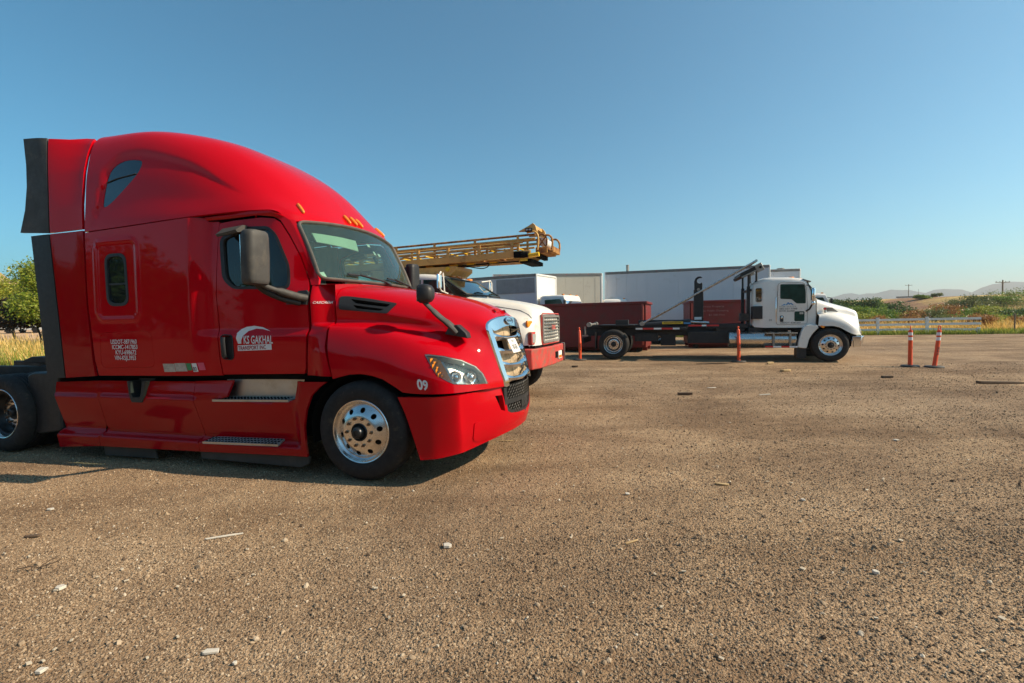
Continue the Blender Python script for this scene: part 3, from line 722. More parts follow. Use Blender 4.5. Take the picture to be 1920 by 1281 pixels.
# --- bumper
slot=[(4.56,.45),(4.98,.50),(5.03,1.38),(4.80,1.25)]
bo=[(0,0),(5.12,0),(5.14,.9),(5.22,1.45),(5.45,1.62),(6.2,1.80),(7,1.86),(7,3),(0,3)]
BP=[patch('bumper',BUMP,bo,'red',RT,[slot],(.14,.12),.07,cn=False,mir=sd,inside=(0,0,.5)) for sd in ('near','far')]
bm=bmesh.new(); bm.from_mesh(BP[0].data); bm.from_mesh(BP[1].data)
bmesh.ops.remove_doubles(bm,verts=[v for v in bm.verts if abs(v.co.y)<1e-4],dist=1e-3); bm.to_mesh(BP[0].data); bm.free(); bpy.data.objects.remove(BP[1]); BM_=BP[0]
for sd in ('near','far'):
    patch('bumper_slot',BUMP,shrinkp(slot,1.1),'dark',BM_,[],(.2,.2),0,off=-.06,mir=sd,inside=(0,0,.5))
    patch('tow_cover',BUMP,roundpoly([(3.40,1.50),(4.02,1.62),(4.45,2.12),(4.72,2.86),(3.50,2.66),(3.28,2.40)],.2,4),'red',BM_,[],(.1,.1),.014,off=.008,mir=sd,inside=(0,0,.5)) 
def front(y,z,o=0):
    x=np.interp(abs(y),[0,.25,.53,.8],[1.365,1.345,1.275,1.17])+o; return (float(x),y,z)
b=MB(); fr=[(-.53,.875),(-.50,.60),(-.40,.565),(0,.545),(.40,.565),(.50,.60),(.53,.875)]
V=[];Fc=[]
for y,z in fr: V+=[front(y,z,-.02),front(y,z,.018),front(y*.90,z+.045*(z<.8),.018),front(y*.90,z+.045*(z<.8),-.03)]
for i in range(len(fr)-1):
    for j in range(3): Fc.append((4*i+j,4*i+4+j,4*i+5+j,4*i+1+j))
b.add(V,Fc)
for zc,h in ((.715,.05),):
    for k in range(12):
        y0=-.48+.08*k; V=[front(y0,zc-h/2,.012),front(y0+.08,zc-h/2,.012),front(y0+.08,zc+h/2,.012),front(y0,zc+h/2,.012)]; b.add(V,[(0,1,2,3)])
b.add([front(-.12,.60,.016),front(.12,.60,.016),front(.12,.70,.016),front(-.12,.70,.016)],[(0,1,2,3)])
b.obj('lower_grille_frame','black',RT,40)
b=MB()
for k in range(-16,17):
    for dr in (-1,1):
        y0=k*.058
        pts=[(y0+dr*t*.30,.885-t*.31) for t in (0,.25,.5,.75,1)]
        pts=[(y,z) for y,z in pts if abs(y)<.48]
        if len(pts)>1: b.tube([front(y,z,.003+.003*dr) for y,z in pts],.0055,4)
b.obj('lower_grille_mesh','blackfade',RT,None)
V=[];Fc=[]
for k in range(9):
    y=-.5+k/8; V+=[front(y,.57,-.035),front(y,.89,-.035)]
for k in range(8): Fc.append((2*k,2*k+1,2*k+3,2*k+2))
link('lower_grille_backing',mesh('lower_grille_backing',V,Fc,60),RT,'dark')
# --- steps and side skirts
for sd in ('near','far'):
    s_=-1 if sd=='near' else 1
    k=dict(mir=sd,inside=(-2,0,.6))
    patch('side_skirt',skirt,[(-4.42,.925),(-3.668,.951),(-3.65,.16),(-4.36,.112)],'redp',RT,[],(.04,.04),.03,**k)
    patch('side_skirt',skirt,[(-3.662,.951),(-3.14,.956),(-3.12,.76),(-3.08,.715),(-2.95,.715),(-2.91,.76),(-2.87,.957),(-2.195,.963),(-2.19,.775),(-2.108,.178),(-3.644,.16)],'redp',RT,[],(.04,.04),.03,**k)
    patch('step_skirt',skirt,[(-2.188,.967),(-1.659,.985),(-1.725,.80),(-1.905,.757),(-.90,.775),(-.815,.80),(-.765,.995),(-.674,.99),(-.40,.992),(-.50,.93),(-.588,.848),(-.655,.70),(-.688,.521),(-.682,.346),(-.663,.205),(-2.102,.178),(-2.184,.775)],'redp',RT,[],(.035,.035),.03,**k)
    b=MB(); b.pxz([(-3.15,.96),(-3.12,.77),(-3.09,.712),(-2.945,.712),(-2.915,.77),(-2.865,.96),(-2.91,.96),(-2.945,.80),(-2.965,.77),(-3.07,.77),(-3.09,.80),(-3.11,.96)],s_*1.05,s_*1.19)
    b.bb(-3.14,-2.88,s_*1.04,s_*1.055,.72,.98); b.obj('air_intake','black',RT,30)
    # riser plate and perforated treads
    MB().add([(-1.815,s_*1.05,.985),(-.775,s_*1.05,1.0),(-.86,s_*1.05,.80),(-1.87,s_*1.05,.79)],[(0,1,2,3)]).obj('step_riser','aluplate',RT,None)
    b=MB(); V=[(-1.905,s_*1.175,.768),(-.892,s_*1.175,.790),(-.86,s_*1.05,.80),(-1.87,s_*1.05,.79)]
    b.add(V+[(x,y,z-.02) for x,y,z in V],[(0,1,2,3),(7,6,5,4),(0,4,5,1),(1,5,6,2),(2,6,7,3),(3,7,4,0)]); t1=b.obj('step_tread','tread',RT,None)
    b=MB(); b.add([(-1.907,s_*1.177,.772),(-.890,s_*1.177,.794),(-.890,s_*1.177,.776),(-1.907,s_*1.177,.754),(-1.907,s_*1.168,.774),(-.890,s_*1.168,.796)],[(0,1,2,3),(0,4,5,1)]); b.obj('tread_nosing','aluplate',t1,None)
    b=MB(); V=[(-2.035,s_*1.205,.297),(-1.02,s_*1.205,.316),(-1.036,s_*1.075,.352),(-1.98,s_*1.075,.336)]
    b.add(V+[(x,y,z-.02) for x,y,z in V],[(0,1,2,3),(7,6,5,4),(0,4,5,1),(1,5,6,2),(2,6,7,3),(3,7,4,0)]); t2=b.obj('step_tread','tread',RT,None)
    b=MB(); b.add([(-2.037,s_*1.207,.301),(-1.018,s_*1.207,.320),(-1.018,s_*1.207,.302),(-2.037,s_*1.207,.283)],[(0,1,2,3)]); b.add([(-1.985,s_*1.062,.352),(-1.04,s_*1.062,.372),(-1.036,s_*1.06,.346),(-1.98,s_*1.06,.327)],[(0,1,2,3)]); b.obj('tread_nosing','aluplate',t2,None)
    for tt,x0,x1,zz,yy,dz in ((t1,-1.89,-.91,.7785,1.160,.021),(t2,-2.02,-1.04,.3075,1.185,.018)):
        b=MB()
        for j in range(3):
            for i in range(22):
                x=x0+(x1-x0)*(i+.5)/22+j*.006; t=(x-x0)/(x1-x0); y=yy-j*.036; z=zz+dz*t+ (.004 if tt is t1 else .012)*j*.9+.002
                b.box((x,s_*y,z),(.016,.022,.007))
        o_=b.obj('tread_teeth','dark',tt,None); o_['kind']='stuff'
    MB().pxz([(-2.17,.17),(-.695,.19),(-.70,.11),(-.80,.06),(-2.15,.08)],s_*1.09,s_*1.13).obj('rubber_skirt','blackfade',RT,30,bev=.01)
    MB().pxz([(-3.72,.155),(-2.90,.16),(-2.86,.03),(-3.70,.023)],s_*1.07,s_*1.10).obj('rubber_skirt','blackfade',RT,30,bev=.008)
b=MB(); b.bb(-4.35,-.55,-1.02,1.02,.38,.74); b.bb(-4.2,-.62,-.9,.9,.72,1.02); b.obj('underbody','dark',RT,30)
# --- roof and cab side extenders
def extS(u,v):
    u=np.atleast_1d(np.asarray(u,float)); v=np.atleast_1d(np.asarray(v,float))
    t=sst((u+4.35)/.65); y=(1.245)*(1-t)+t*np.interp(v,[1,3.05,3.45,3.65,3.82,3.90,3.965],[1.215,1.20,1.165,1.125,1.07,1.01,.93])
    return np.stack([u,-y,v],-1)
for sd in ('near','far'):
    k=dict(mir=sd,inside=(-4,0,2.5),thick=.03)
    patch('side_extender',extS,[(-4.205,2.755),(-4.191,3.166),(-4.186,3.583),(-4.183,3.885),(-3.98,3.885),(-3.82,3.905),(-3.70,3.89),(-3.69,3.74),(-3.70,3.3),(-3.715,2.775)],'red',RT,res=(.06,.06),**k)
    patch('rubber_extension',extS,[(-4.56,3.915),(-4.54,3.591),(-4.552,3.338),(-4.608,3.059),(-4.715,2.79),(-4.225,2.755),(-4.211,3.166),(-4.206,3.583),(-4.203,3.892)],'blackfade',RT,res=(.06,.06),**k)
    patch('side_extender',extS,[(-4.207,2.740),(-3.712,2.755),(-3.71,1.9),(-3.65,1.21),(-3.62,1.018),(-4.085,.993)],'redp',RT,res=(.06,.06),**k)
    patch('rubber_extension',extS,[(-4.53,2.735),(-4.225,2.740),(-4.103,.993),(-4.39,.988)],'black',RT,res=(.06,.06),**k)
# --- mirrors
for s_ in (-1,1):
    b=MB(); V=[];Fc=[]; n=20
    sec=[(.085*math.copysign(abs(math.cos(t))**.55,math.cos(t)),.135*math.copysign(abs(math.sin(t))**.6,math.sin(t))) for t in np.linspace(0,2*PI,n,endpoint=False)]
    zs=[(-.265,.80),(-.255,.92),(-.22,1.0),(0,1.03),(.20,1.0),(.245,.93),(.262,.80)]
    for z,kk in zs:
        for a,c in sec: V.append((-.84+a*kk*.95+.02*z,s_*(1.60-c*kk*.95),2.235+z*.97))
    for i in range(len(zs)-1):
        for j in range(n): Fc.append((i*n+j,i*n+(j+1)%n,(i+1)*n+(j+1)%n,(i+1)*n+j))
    Fc+=[tuple(range(n-1,-1,-1)),tuple((len(zs)-1)*n+j for j in range(n))]
    b.add(V,Fc); mh=b.obj('mirror','black' if s_>0 else 'blackfade',RT,50,bev=0)
    b=MB(); b.box((-.922,s_*1.60,2.235),(.006,.19,.42)); b.obj('mirror_glass','chrome',mh,30)
    tubeobj('mirror_arm',smoothpts([(-.83,s_*1.58,2.01),(-.82,s_*1.50,1.965),(-.77,s_*1.36,1.92),(-.70,s_*1.20,1.875),(-.66,s_*1.12,1.86)],4),[.026]*8+[.040]*9,'blackfade',mh,10)
    tubeobj('mirror_arm',smoothpts([(-.90,s_*1.56,2.02),(-.88,s_*1.46,1.93),(-.80,s_*1.30,1.85),(-.72,s_*1.15,1.81)],4),.032,'black',mh,10)
    b=MB(); pl=[(-.90,1.80),(-.645,1.79),(-.642,1.915),(-.67,1.945),(-.76,1.94)]
    b.prism(pl,lambda a,c,d:(a,s_*(float(Wside(a,c))+d),c),-.01,.02); b.obj('mirror_mount','black',RT,30)
    # blind-spot mirror over the door window
    b=MB(); V=[];Fc=[]
    for i in range(7):
        t=i/6; cx=-1.66+.27*t; hh=.035+.02*math.sin(PI*t); V+=[(cx,s_*1.10,2.665-.02*(1-t)),(cx,s_*(1.17),2.66-.02*(1-t)),(cx-.02,s_*1.25,2.60-.035*(1-t)),(cx-.01,s_*1.235,2.575-.035*(1-t)),(cx,s_*1.13,2.60-.03*(1-t))]
    for i in range(6):
        for j in range(5): Fc.append((5*i+j,5*i+(j+1)%5,5*i+5+(j+1)%5,5*i+5+j))
    Fc+=[(0,1,2,3,4),(34,33,32,31,30)]
    b.add(V,Fc); b.obj('look_down_mirror','blackfade',RT,50)
# hood mirror on its arm
for s_ in (-1,):
    b=MB(); n=18; V=[];Fc=[]; c=Vector((.655,s_*1.0,1.868))
    sec=[(.085*math.copysign(abs(math.cos(t))**.7,math.cos(t)),.095*math.copysign(abs(math.sin(t))**.75,math.sin(t))) for t in np.linspace(0,2*PI,n,endpoint=False)]
    for dx,kk in ((-.07,.90),(-.06,1.0),(0,1.0),(.04,.88),(.065,.62),(.075,.25)):
        for a,q in sec: V.append((c.x+dx,c.y-a*kk,c.z+q*kk))
    for i in range(5):
        for j in range(n): Fc.append((i*n+j,i*n+(j+1)%n,(i+1)*n+(j+1)%n,(i+1)*n+j))
    Fc+=[tuple(range(n-1,-1,-1)),tuple(5*n+j for j in range(n))]
    b.add(V,Fc); hm=b.obj('hood_mirror','black',RT,60)
    b=MB(); b.box((.583,s_*1.0,1.868),(.008,.14,.155)); b.obj('mirror_glass','chrome',hm,30)
    pts=smoothpts([(.62,s_*.99,1.79),(.67,s_*.965,1.73),(.76,s_*.935,1.635),(.85,s_*.90,1.555),(.93,s_*.885,1.47)],4)
    b=MB().tube(pts,[.036]*6+[.044]*5+[.052]*6,10,sy=.62,up=(0,1,0)); b.obj('mirror_arm','blackfade',hm,50)
    b=MB(); b.prism([(.84,1.53),(.93,1.555),(1.03,1.47),(1.045,1.415),(.80,1.46)],lambda a,q,d:(a,s_*d,q),.80,.915); b.obj('mirror_base','black',hm,30,bev=.008)
# --- chassis behind the cab
b=MB()
for s_ in (-1,1): b.bb(-8.0,-3.5,s_*.40,s_*.48,.78,1.05); b.bb(-3.5,1.0,s_*.40,s_*.48,.60,.86)
for x in (-4.4,-5.0,-6.0,-7.0): b.bb(x-.05,x+.05,-.4,.4,.85,.98)
b.bb(-5.9,-4.9,-.45,.45,1.06,1.14); b.cyl((-5.32,-1.1,.505),(-5.32,1.1,.505),.10); b.cyl((0,-1.0,.45),(0,1.0,.45),.07)
b.obj('chassis_rail','frame',RT,30,bev=.008)
b=MB(); pl=[(-6.0,1.19),(-5.0,1.19),(-4.75,1.14),(-4.75,1.10),(-6.2,1.10),(-6.2,1.13)]; b.prism(pl,lambda a,c,d:(a,d,c),-.48,.48); b.obj('fifth_wheel','frame',RT,30,bev=.01)
for s_ in (-1,1):
    b=MB(); b.pxz(roundpoly([(-4.98,1.0),(-4.86,1.04),(-4.40,1.04),(-4.40,.30),(-4.84,.235),(-4.93,.33)],.05),s_*.55,s_*1.12); b.obj('drive_fender','black',RT,30,bev=.02)
    b=MB(); b.cyl((-4.66,s_*.7,1.13),(-4.3,s_*.7,1.13),.085,16); b.cyl((-4.9,s_*.5,1.11),(-4.2,s_*.5,1.11),.05,12); b.obj('air_tank','frame',RT,40)
    for x in (-5.32,-6.64):
        wheel(RT,x,s_*1.22,.505,kind='drive',side=s_,rot=.2*x,detail=(s_<0))
        wheel(RT,x,s_*.88,.505,kind='drive',side=s_,detail=False)
    wheel(RT,0,s_*1.215,.505,kind='steer',side=s_,rot=.05)
# --- lettering on the side
def sidetxt(x0,z0,o=.004): return lambda a,b:(x0+a,-float(Wside(x0+a,z0+b))-o,z0+b)
def sd_(s,x0,z0,size,sx,bold=.02,m='decal',**k): return text('side_lettering',s,size,sidetxt(x0,z0),m,RT,sx,bold,**k)
sd_('USDOT-3871960',-3.335,1.402,.072,.80,.014); sd_('ICCMC-1417853',-3.315,1.340,.072,.80,.014); sd_('KYU-698672',-3.265,1.278,.072,.86,.014); sd_('VIN-KSJL3953',-3.280,1.214,.072,.80,.014)
sd_('KS GAKHAL',-1.450,1.392,.120,.60,.018)
b=MB(); q=[(-1.530,1.312),(-1.082,1.325),(-1.085,1.386),(-1.530,1.372)]
def flat(name,poly,m,o=.003):
    return patch(name,side,poly,m,RT,[],(.1,.1),0,off=o,inside=(-2,0,1.5))
flat('lettering_band',q,'decal'); text('side_lettering','TRANSPORT INC',.060,lambda a,c:sidetxt(-1.522,1.322,.005)(a,c+.028*a),'redp',RT,.80,.014)
sw=[(-1.548,1.45),(-1.545,1.505),(-1.50,1.548),(-1.43,1.572),(-1.332,1.582),(-1.22,1.566),(-1.108,1.520),(-1.22,1.545),(-1.30,1.552),(-1.40,1.525),(-1.455,1.475),(-1.478,1.43),(-1.480,1.392),(-1.522,1.390)]
flat('crescent_emblem',sw,'decal')
flat('sticker',[(-2.553,1.171),(-2.383,1.172),(-2.378,1.080),(-2.545,1.077)],'silverst'); flat('sticker',[(-2.380,1.178),(-2.222,1.181),(-2.205,1.087),(-2.372,1.084)],'silverst')
flat('sticker',[(-2.215,1.177),(-2.148,1.180),(-2.135,1.100),(-2.200,1.097)],'green'); flat('sticker',[(-2.135,1.178),(-2.072,1.180),(-2.060,1.084),(-2.120,1.082)],'decal'); flat('sticker',[(-2.060,1.184),(-1.992,1.184),(-1.980,1.103),(-2.045,1.100)],'pink')
sd_('80',-2.122,1.092,.066,.72,.01,'blackdecal')
for z in (1.155,1.135,1.115,1.095): sd_('. .. . ... .',-2.54,z,.03,.9,.0,'blackdecal')
# ================================================================ GROUND
def sstf(t): t=min(1,max(0,t)); return t*t*(3-2*t)
def gz(x,y):
    x=np.asarray(x,float); y=np.asarray(y,float)
    z=.13*sst((y-12)/7)
    z=z+3.9*sst((x-56)/24)*sst((y-45)/38)+.5*sst((y-60)/60)
    z=z+2.2*sst((-9.5-x)/8)*sst((y-24)/60)
    f=sst((np.hypot(x,y)-1)/4)
    z=z+.010*np.sin(1.1*x+.7*y)*np.sin(.8*y-.5*x+1)+.006*np.sin(2.7*x-1.3*y+2)*np.sin(2.1*y+.9*x)
    z=z-.01
    return z
def gzf(x,y): return float(gz(x,y))
rs=np.concatenate([[0.0],np.geomspace(.6,4500,210)]); na=400
A_=np.linspace(0,2*PI,na,endpoint=False); V=[]; Fc=[]
X=(rs[1:,None]*np.cos(A_)[None]); Y=(rs[1:,None]*np.sin(A_)[None]); Z=gz(X,Y)
V=[(0,0,gzf(0,0))]+[tuple(p) for p in np.stack([X.ravel(),Y.ravel(),Z.ravel()],1)]
n_=len(rs)-1
Fc=[(0,1+j,1+(j+1)%na) for j in range(na)]
for i in range(n_-1):
    b=1+i*na
    Fc+=[(b+j,b+na+j,b+na+(j+1)%na,b+(j+1)%na) for j in range(na)]
def ground_mat():
    m,n,b,o=nodes('gravel_and_soil')
    g=n.nodes.new('ShaderNodeNewGeometry'); pos=g.outputs['Position']
    def nz(s,d=4,r=.6,sc3=None,dist=0):
        t=N(n,'ShaderNodeTexNoise'); t.inputs['Scale'].default_value=s; t.inputs['Detail'].default_value=d; t.inputs['Roughness'].default_value=r; t.inputs['Distortion'].default_value=dist
        if sc3:
            mp=n.nodes.new('ShaderNodeMapping'); mp.inputs['Scale'].default_value=sc3; n.links.new(pos,mp.inputs[0]); n.links.new(mp.outputs[0],t.inputs[0])
        else: n.links.new(pos,t.inputs[0])
        return t.outputs[0]
    def vor(s):
        t=N(n,'ShaderNodeTexVoronoi'); t.inputs['Scale'].default_value=s; n.links.new(pos,t.inputs['Vector']); return t
    v1=vor(120); v2=vor(55)
    sep=n.nodes.new('ShaderNodeSeparateColor'); n.links.new(v1.outputs['Color'],sep.inputs[0])
    sep2=n.nodes.new('ShaderNodeSeparateColor'); n.links.new(v2.outputs['Color'],sep2.inputs[0])
    stone=ramp(n,sep.outputs[0],[(0,(.17,.118,.075)),(.45,(.31,.22,.14)),(.8,(.43,.32,.21)),(.97,(.58,.47,.34)),(1,(.70,.62,.50))])
    stone2=ramp(n,sep2.outputs[0],[(0,(.20,.138,.088)),(.6,(.33,.24,.155)),(1,(.46,.355,.24))])
    c=mixc(n,.45,stone,stone2)
    pat=ramp(n,nz(.42,6,.62,dist=.6),[(.36,0),(.62,1)])
    c=mixc(n,pat,c,mixc(n,1,c,(.60,.56,.54),'MULTIPLY'))
    pat2=ramp(n,nz(.16,5,.6),[(.40,0),(.60,1)])
    c=mixc(n,pat2,c,mixc(n,1,c,(1.16,1.14,1.08),'MULTIPLY'))
    # wheel tracks, long streaks
    st=ramp(n,nz(.55,6,.65,(.22,1.6,1)),[(.46,0),(.66,1)])
    c=mixc(n,st,c,mixc(n,1,c,(.64,.60,.57),'MULTIPLY'))
    sand=ramp(n,nz(.95,5,.55,dist=.3),[(.67,0),(.76,.8)])
    c=mixc(n,sand,c,(.40,.30,.17))
    # dry field beyond the lot
    sx=n.nodes.new('ShaderNodeSeparateXYZ'); n.links.new(pos,sx.inputs[0])
    def mth(op,a,b=None,cl=False):
        x=n.nodes.new('ShaderNodeMath'); x.operation=op; x.use_clamp=cl
        for i,v in enumerate((a,b)):
            if v is None: continue
            if hasattr(v,'is_linked'): n.links.new(v,x.inputs[i])
            else: x.inputs[i].default_value=v
        return x.outputs[0]
    d=mth('ADD',mth('MULTIPLY',sx.outputs[0],.287),mth('MULTIPLY',sx.outputs[1],.958)); d=mth('SUBTRACT',d,38.9)
    wob=mth('MULTIPLY',mth('SUBTRACT',nz(.5,5,.6),.5),3.0)
    f1=mth('MULTIPLY',mth('ADD',d,wob),1.2,True)
    l=mth('MULTIPLY',mth('SUBTRACT',mth('MULTIPLY',sx.outputs[0],-1),11.5),1.0,True); l2=mth('MULTIPLY',mth('SUBTRACT',mth('ADD',sx.outputs[1],wob),16.2),1.0,True)
    f2=mth('MULTIPLY',l,l2); fm=mth('MAXIMUM',f1,f2)
    rd=mth('MULTIPLY',mth('SUBTRACT',sx.outputs[1],41),.6,True); rd2=mth('MULTIPLY',mth('SUBTRACT',75,sx.outputs[1]),.6,True); rdm=mth('MULTIPLY',mth('MULTIPLY',rd,rd2),l)
    field=ramp(n,nz(.35,7,.7),[(.30,(.20,.19,.055)),(.45,(.42,.31,.115)),(.62,(.52,.38,.16)),(.75,(.30,.19,.09))])
    brown=ramp(n,nz(.06,6,.6),[(.45,0),(.56,1)])
    far=mth('MULTIPLY',mth('SUBTRACT',sx.outputs[1],62),.05,True)
    field=mixc(n,mth('MULTIPLY',brown,far),field,(.25,.145,.085))
    field=mixc(n,rdm,field,(.52,.36,.23))
    c=mixc(n,fm,c,field)
    c=mixc(n,1,c,(1.15,1.08,1.01),'MULTIPLY')
    n.links.new(c,b.inputs['Base Color']); b.inputs['Roughness'].default_value=.93; b.inputs['Specular IOR Level'].default_value=.25
    h=mth('ADD',mth('MULTIPLY',mth('SUBTRACT',1,v1.outputs['Distance']),.5),mth('MULTIPLY',mth('SUBTRACT',1,v2.outputs['Distance']),.9))
    h=mth('ADD',h,mth('MULTIPLY',nz(18,5,.7),1.6)); h=mth('ADD',h,mth('MULTIPLY',nz(3.2,4,.6),5.0))
    bump(n,b,h,1.0,.012)
    return m
M['ground']=ground_mat()
gr=link('ground',mesh('ground',V,Fc,180),None,'ground'); gr['kind']='structure'
# loose stones near the camera
def stone_mat():
    m,n,b,o=nodes('loose_stone')
    oi=n.nodes.new('ShaderNodeObjectInfo')
    c=ramp(n,oi.outputs['Random'],[(0,(.13,.088,.058)),(.35,(.26,.185,.12)),(.65,(.37,.275,.185)),(.93,(.46,.345,.23)),(.99,(.56,.46,.34)),(1,(.70,.64,.54))])
    c=mixc(n,ramp(n,noise(n,6,3,.6),[(.3,0),(.7,1)]),c,mixc(n,1,c,(.75,.72,.70),'MULTIPLY'))
    g=n.nodes.new('ShaderNodeNewGeometry'); t=N(n,'ShaderNodeTexNoise'); t.inputs['Scale'].default_value=.42; t.inputs['Detail'].default_value=6; t.inputs['Roughness'].default_value=.62; t.inputs['Distortion'].default_value=.6
    n.links.new(g.outputs['Position'],t.inputs[0]); c=mixc(n,ramp(n,t.outputs[0],[(.36,0),(.62,1)]),c,mixc(n,1,c,(.72,.68,.66),'MULTIPLY'))
    c=mixc(n,1,c,(1.06,1.08,1.09),'MULTIPLY')
    n.links.new(c,b.inputs['Base Color']); b.inputs['Roughness'].default_value=.9; b.inputs['Specular IOR Level'].default_value=.3
    return m
M['stone']=stone_mat()
def gravel():
    def samp(y0,y1,cnt,pw):
        u=RNG.random(cnt)
        if pw==1: y=np.sqrt(y0*y0+(y1*y1-y0*y0)*u)
        else: y=y0*(y1/y0)**u
        x=(RNG.random(cnt)*2-1)*(1.22*y+1.6)
        return x,y
    x1,y1=samp(1.5,3.6,112000,1); x2,y2=samp(3.6,15,205000,0)
    x=np.concatenate([x1,x2]); y=np.concatenate([y1,y2])
    # uneven spread: thin strips and heaps
    dn=.5+.5*np.sin(1.3*x+.4*y+np.sin(.7*y))*np.sin(.9*y-.5*x+1.0)
    k=RNG.random(len(x))<(.55+.45*dn); x=x[k]; y=y[k]
    s=np.exp(RNG.normal(math.log(.0046),.40,len(x))); s=np.clip(s,.0025,.020)*(1+.35*np.clip((y-4)/8,0,1))
    big=RNG.random(len(x))<.004; s[big]*=2.0
    z=gz(x,y)+s*.15
    me=bpy.data.meshes.new('loose_gravel'); me.vertices.add(len(x)); me.vertices.foreach_set('co',np.stack([x,y,z],1).ravel().astype(np.float32))
    a=me.attributes.new('sc','FLOAT','POINT'); a.data.foreach_set('value',s.astype(np.float32))
    r=me.attributes.new('rot','FLOAT_VECTOR','POINT'); r.data.foreach_set('vector',(RNG.random((len(x),3))*6.28).astype(np.float32).ravel())
    vi=me.attributes.new('vi','INT','POINT'); vi.data.foreach_set('value',RNG.integers(0,5,len(x)).astype(np.int32))
    o=bpy.data.objects.new('loose_gravel',me); COL.objects.link(o); o['kind']='stuff'
    ng=bpy.data.node_groups.new('gravel','GeometryNodeTree')
    ng.interface.new_socket('Geometry',in_out='INPUT',socket_type='NodeSocketGeometry'); ng.interface.new_socket('Geometry',in_out='OUTPUT',socket_type='NodeSocketGeometry')
    gi=ng.nodes.new('NodeGroupInput'); go=ng.nodes.new('NodeGroupOutput')
    iop=ng.nodes.new('GeometryNodeInstanceOnPoints'); gti=ng.nodes.new('GeometryNodeGeometryToInstance')
    for k in range(5):
        ico=ng.nodes.new('GeometryNodeMeshIcoSphere'); ico.inputs['Radius'].default_value=1; ico.inputs['Subdivisions'].default_value=2 if k<2 else 1
        tr=ng.nodes.new('GeometryNodeTransform'); tr.inputs['Scale'].default_value=((1,.8,.7),(1.15,.75,.55),(.9,.9,.8),(1.3,.7,.6),(1,.65,.85))[k]
        sp=ng.nodes.new('GeometryNodeSetPosition'); nt_=ng.nodes.new('ShaderNodeTexNoise'); nt_.noise_dimensions='4D'; nt_.inputs['W'].default_value=k*3.7; nt_.inputs['Scale'].default_value=1.1
        sub=ng.nodes.new('ShaderNodeVectorMath'); sub.operation='SUBTRACT'; sub.inputs[1].default_value=(.5,.5,.5)
        mul=ng.nodes.new('ShaderNodeVectorMath'); mul.operation='SCALE'; mul.inputs['Scale'].default_value=1.3
        ng.links.new(nt_.outputs['Color'],sub.inputs[0]); ng.links.new(sub.outputs[0],mul.inputs[0]); ng.links.new(mul.outputs[0],sp.inputs['Offset'])
        ng.links.new(ico.outputs[0],sp.inputs[0]); ng.links.new(sp.outputs[0],tr.inputs[0]); ng.links.new(tr.outputs[0],gti.inputs[0])
    sm=ng.nodes.new('GeometryNodeSetMaterial'); sm.inputs['Material'].default_value=M['stone']
    ng.links.new(gti.outputs[0],sm.inputs[0]); ng.links.new(sm.outputs[0],iop.inputs['Instance'])
    iop.inputs['Pick Instance'].default_value=True
    def na_(nm,t):
        x=ng.nodes.new('GeometryNodeInputNamedAttribute'); x.data_type=t; x.inputs[0].default_value=nm; return x.outputs[0]
    ng.links.new(gi.outputs[0],iop.inputs['Points']); ng.links.new(na_('vi','INT'),iop.inputs['Instance Index'])
    e2r=ng.nodes.new('FunctionNodeEulerToRotation'); ng.links.new(na_('rot','FLOAT_VECTOR'),e2r.inputs[0]); ng.links.new(e2r.outputs[0],iop.inputs['Rotation'])
    ng.links.new(na_('sc','FLOAT'),iop.inputs['Scale']); ng.links.new(iop.outputs[0],go.inputs[0])
    o.modifiers.new('gravel','NODES').node_group=ng
    me.materials.append(M['stone'])
gravel()
# ---------------------------------------------------------------- mountains and far hills
M['mount']=mat('haze_blue_mountain',(.055,.085,.115),.95,0,.3,.004,0,0,0,0,.1)  # blue of the distance haze put into the mountain colour
M['hillgrass']=mat('dry_hill_grass',(.42,.29,.14),.95,0,.25,.03,0,0,0,0,.1)
def ridge(name,az0,az1,prof,D,depth,m,seed):
    n=160; rows=7; V=[];Fc=[]; rg=np.random.default_rng(seed); ph=rg.random(12)*6.28
    for i in range(n+1):
        az=az0+(az1-az0)*i/n
        h=np.interp(az,[p[0] for p in prof],[p[1] for p in prof])
        h*=1+.05*math.sin(az*1.7+ph[0])+.035*math.sin(az*3.9+ph[1])+.02*math.sin(az*8.1+ph[2])
        for r in range(rows):
            t=r/(rows-1); k=math.sin(PI*min(1,t*1.0))**.8 if r<rows-1 else 0
            rr=D+depth*(t-.5)*2+.018*D*math.sin(az*(5.1 if D>1000 else .5)+t*3+ph[3])*(0<r<rows-1)
            hh=h*(1-abs(t-.5)*2)**.9*(1+.12*math.sin(az*(11 if D>1000 else 1.3)+ph[4]+t*9)*(r!=3))
            V.append((rr*math.sin(math.radians(az)),rr*math.cos(math.radians(az)),hh-1))
    for i in range(n):
        for r in range(rows-1): a=i*rows+r; Fc.append((a,a+1,a+rows+1,a+rows))
    o=link(name,mesh(name,V,Fc,180),None,m); o['kind']='structure'; return o
def elev(px,dpx):   # (azimuth in degrees, height at 3000 m)
    a=math.atan((px-960)/F); return math.degrees(a)
pr=[(24,5)]+[(elev(px,0),dp/F*3000*math.cos(math.atan((px-960)/F))) for px,dp in ((1500,16),(1550,31),(1600,37),(1630,37),(1657,41),(1681,42),(1730,39),(1754,42),(1819,38),(1843,46),(1866,51),(1920,52))]+[(52,150),(62,190),(75,150),(95,120),(120,60)]
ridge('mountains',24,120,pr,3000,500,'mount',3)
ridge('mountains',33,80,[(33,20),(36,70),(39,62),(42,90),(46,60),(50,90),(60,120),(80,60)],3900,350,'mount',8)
ridge('distant_hill',-75,-38.5,[(-75,30),(-50,44),(-46,40),(-44,30),(-41.5,14),(-38.5,2)],420,60,'hillgrass',5)
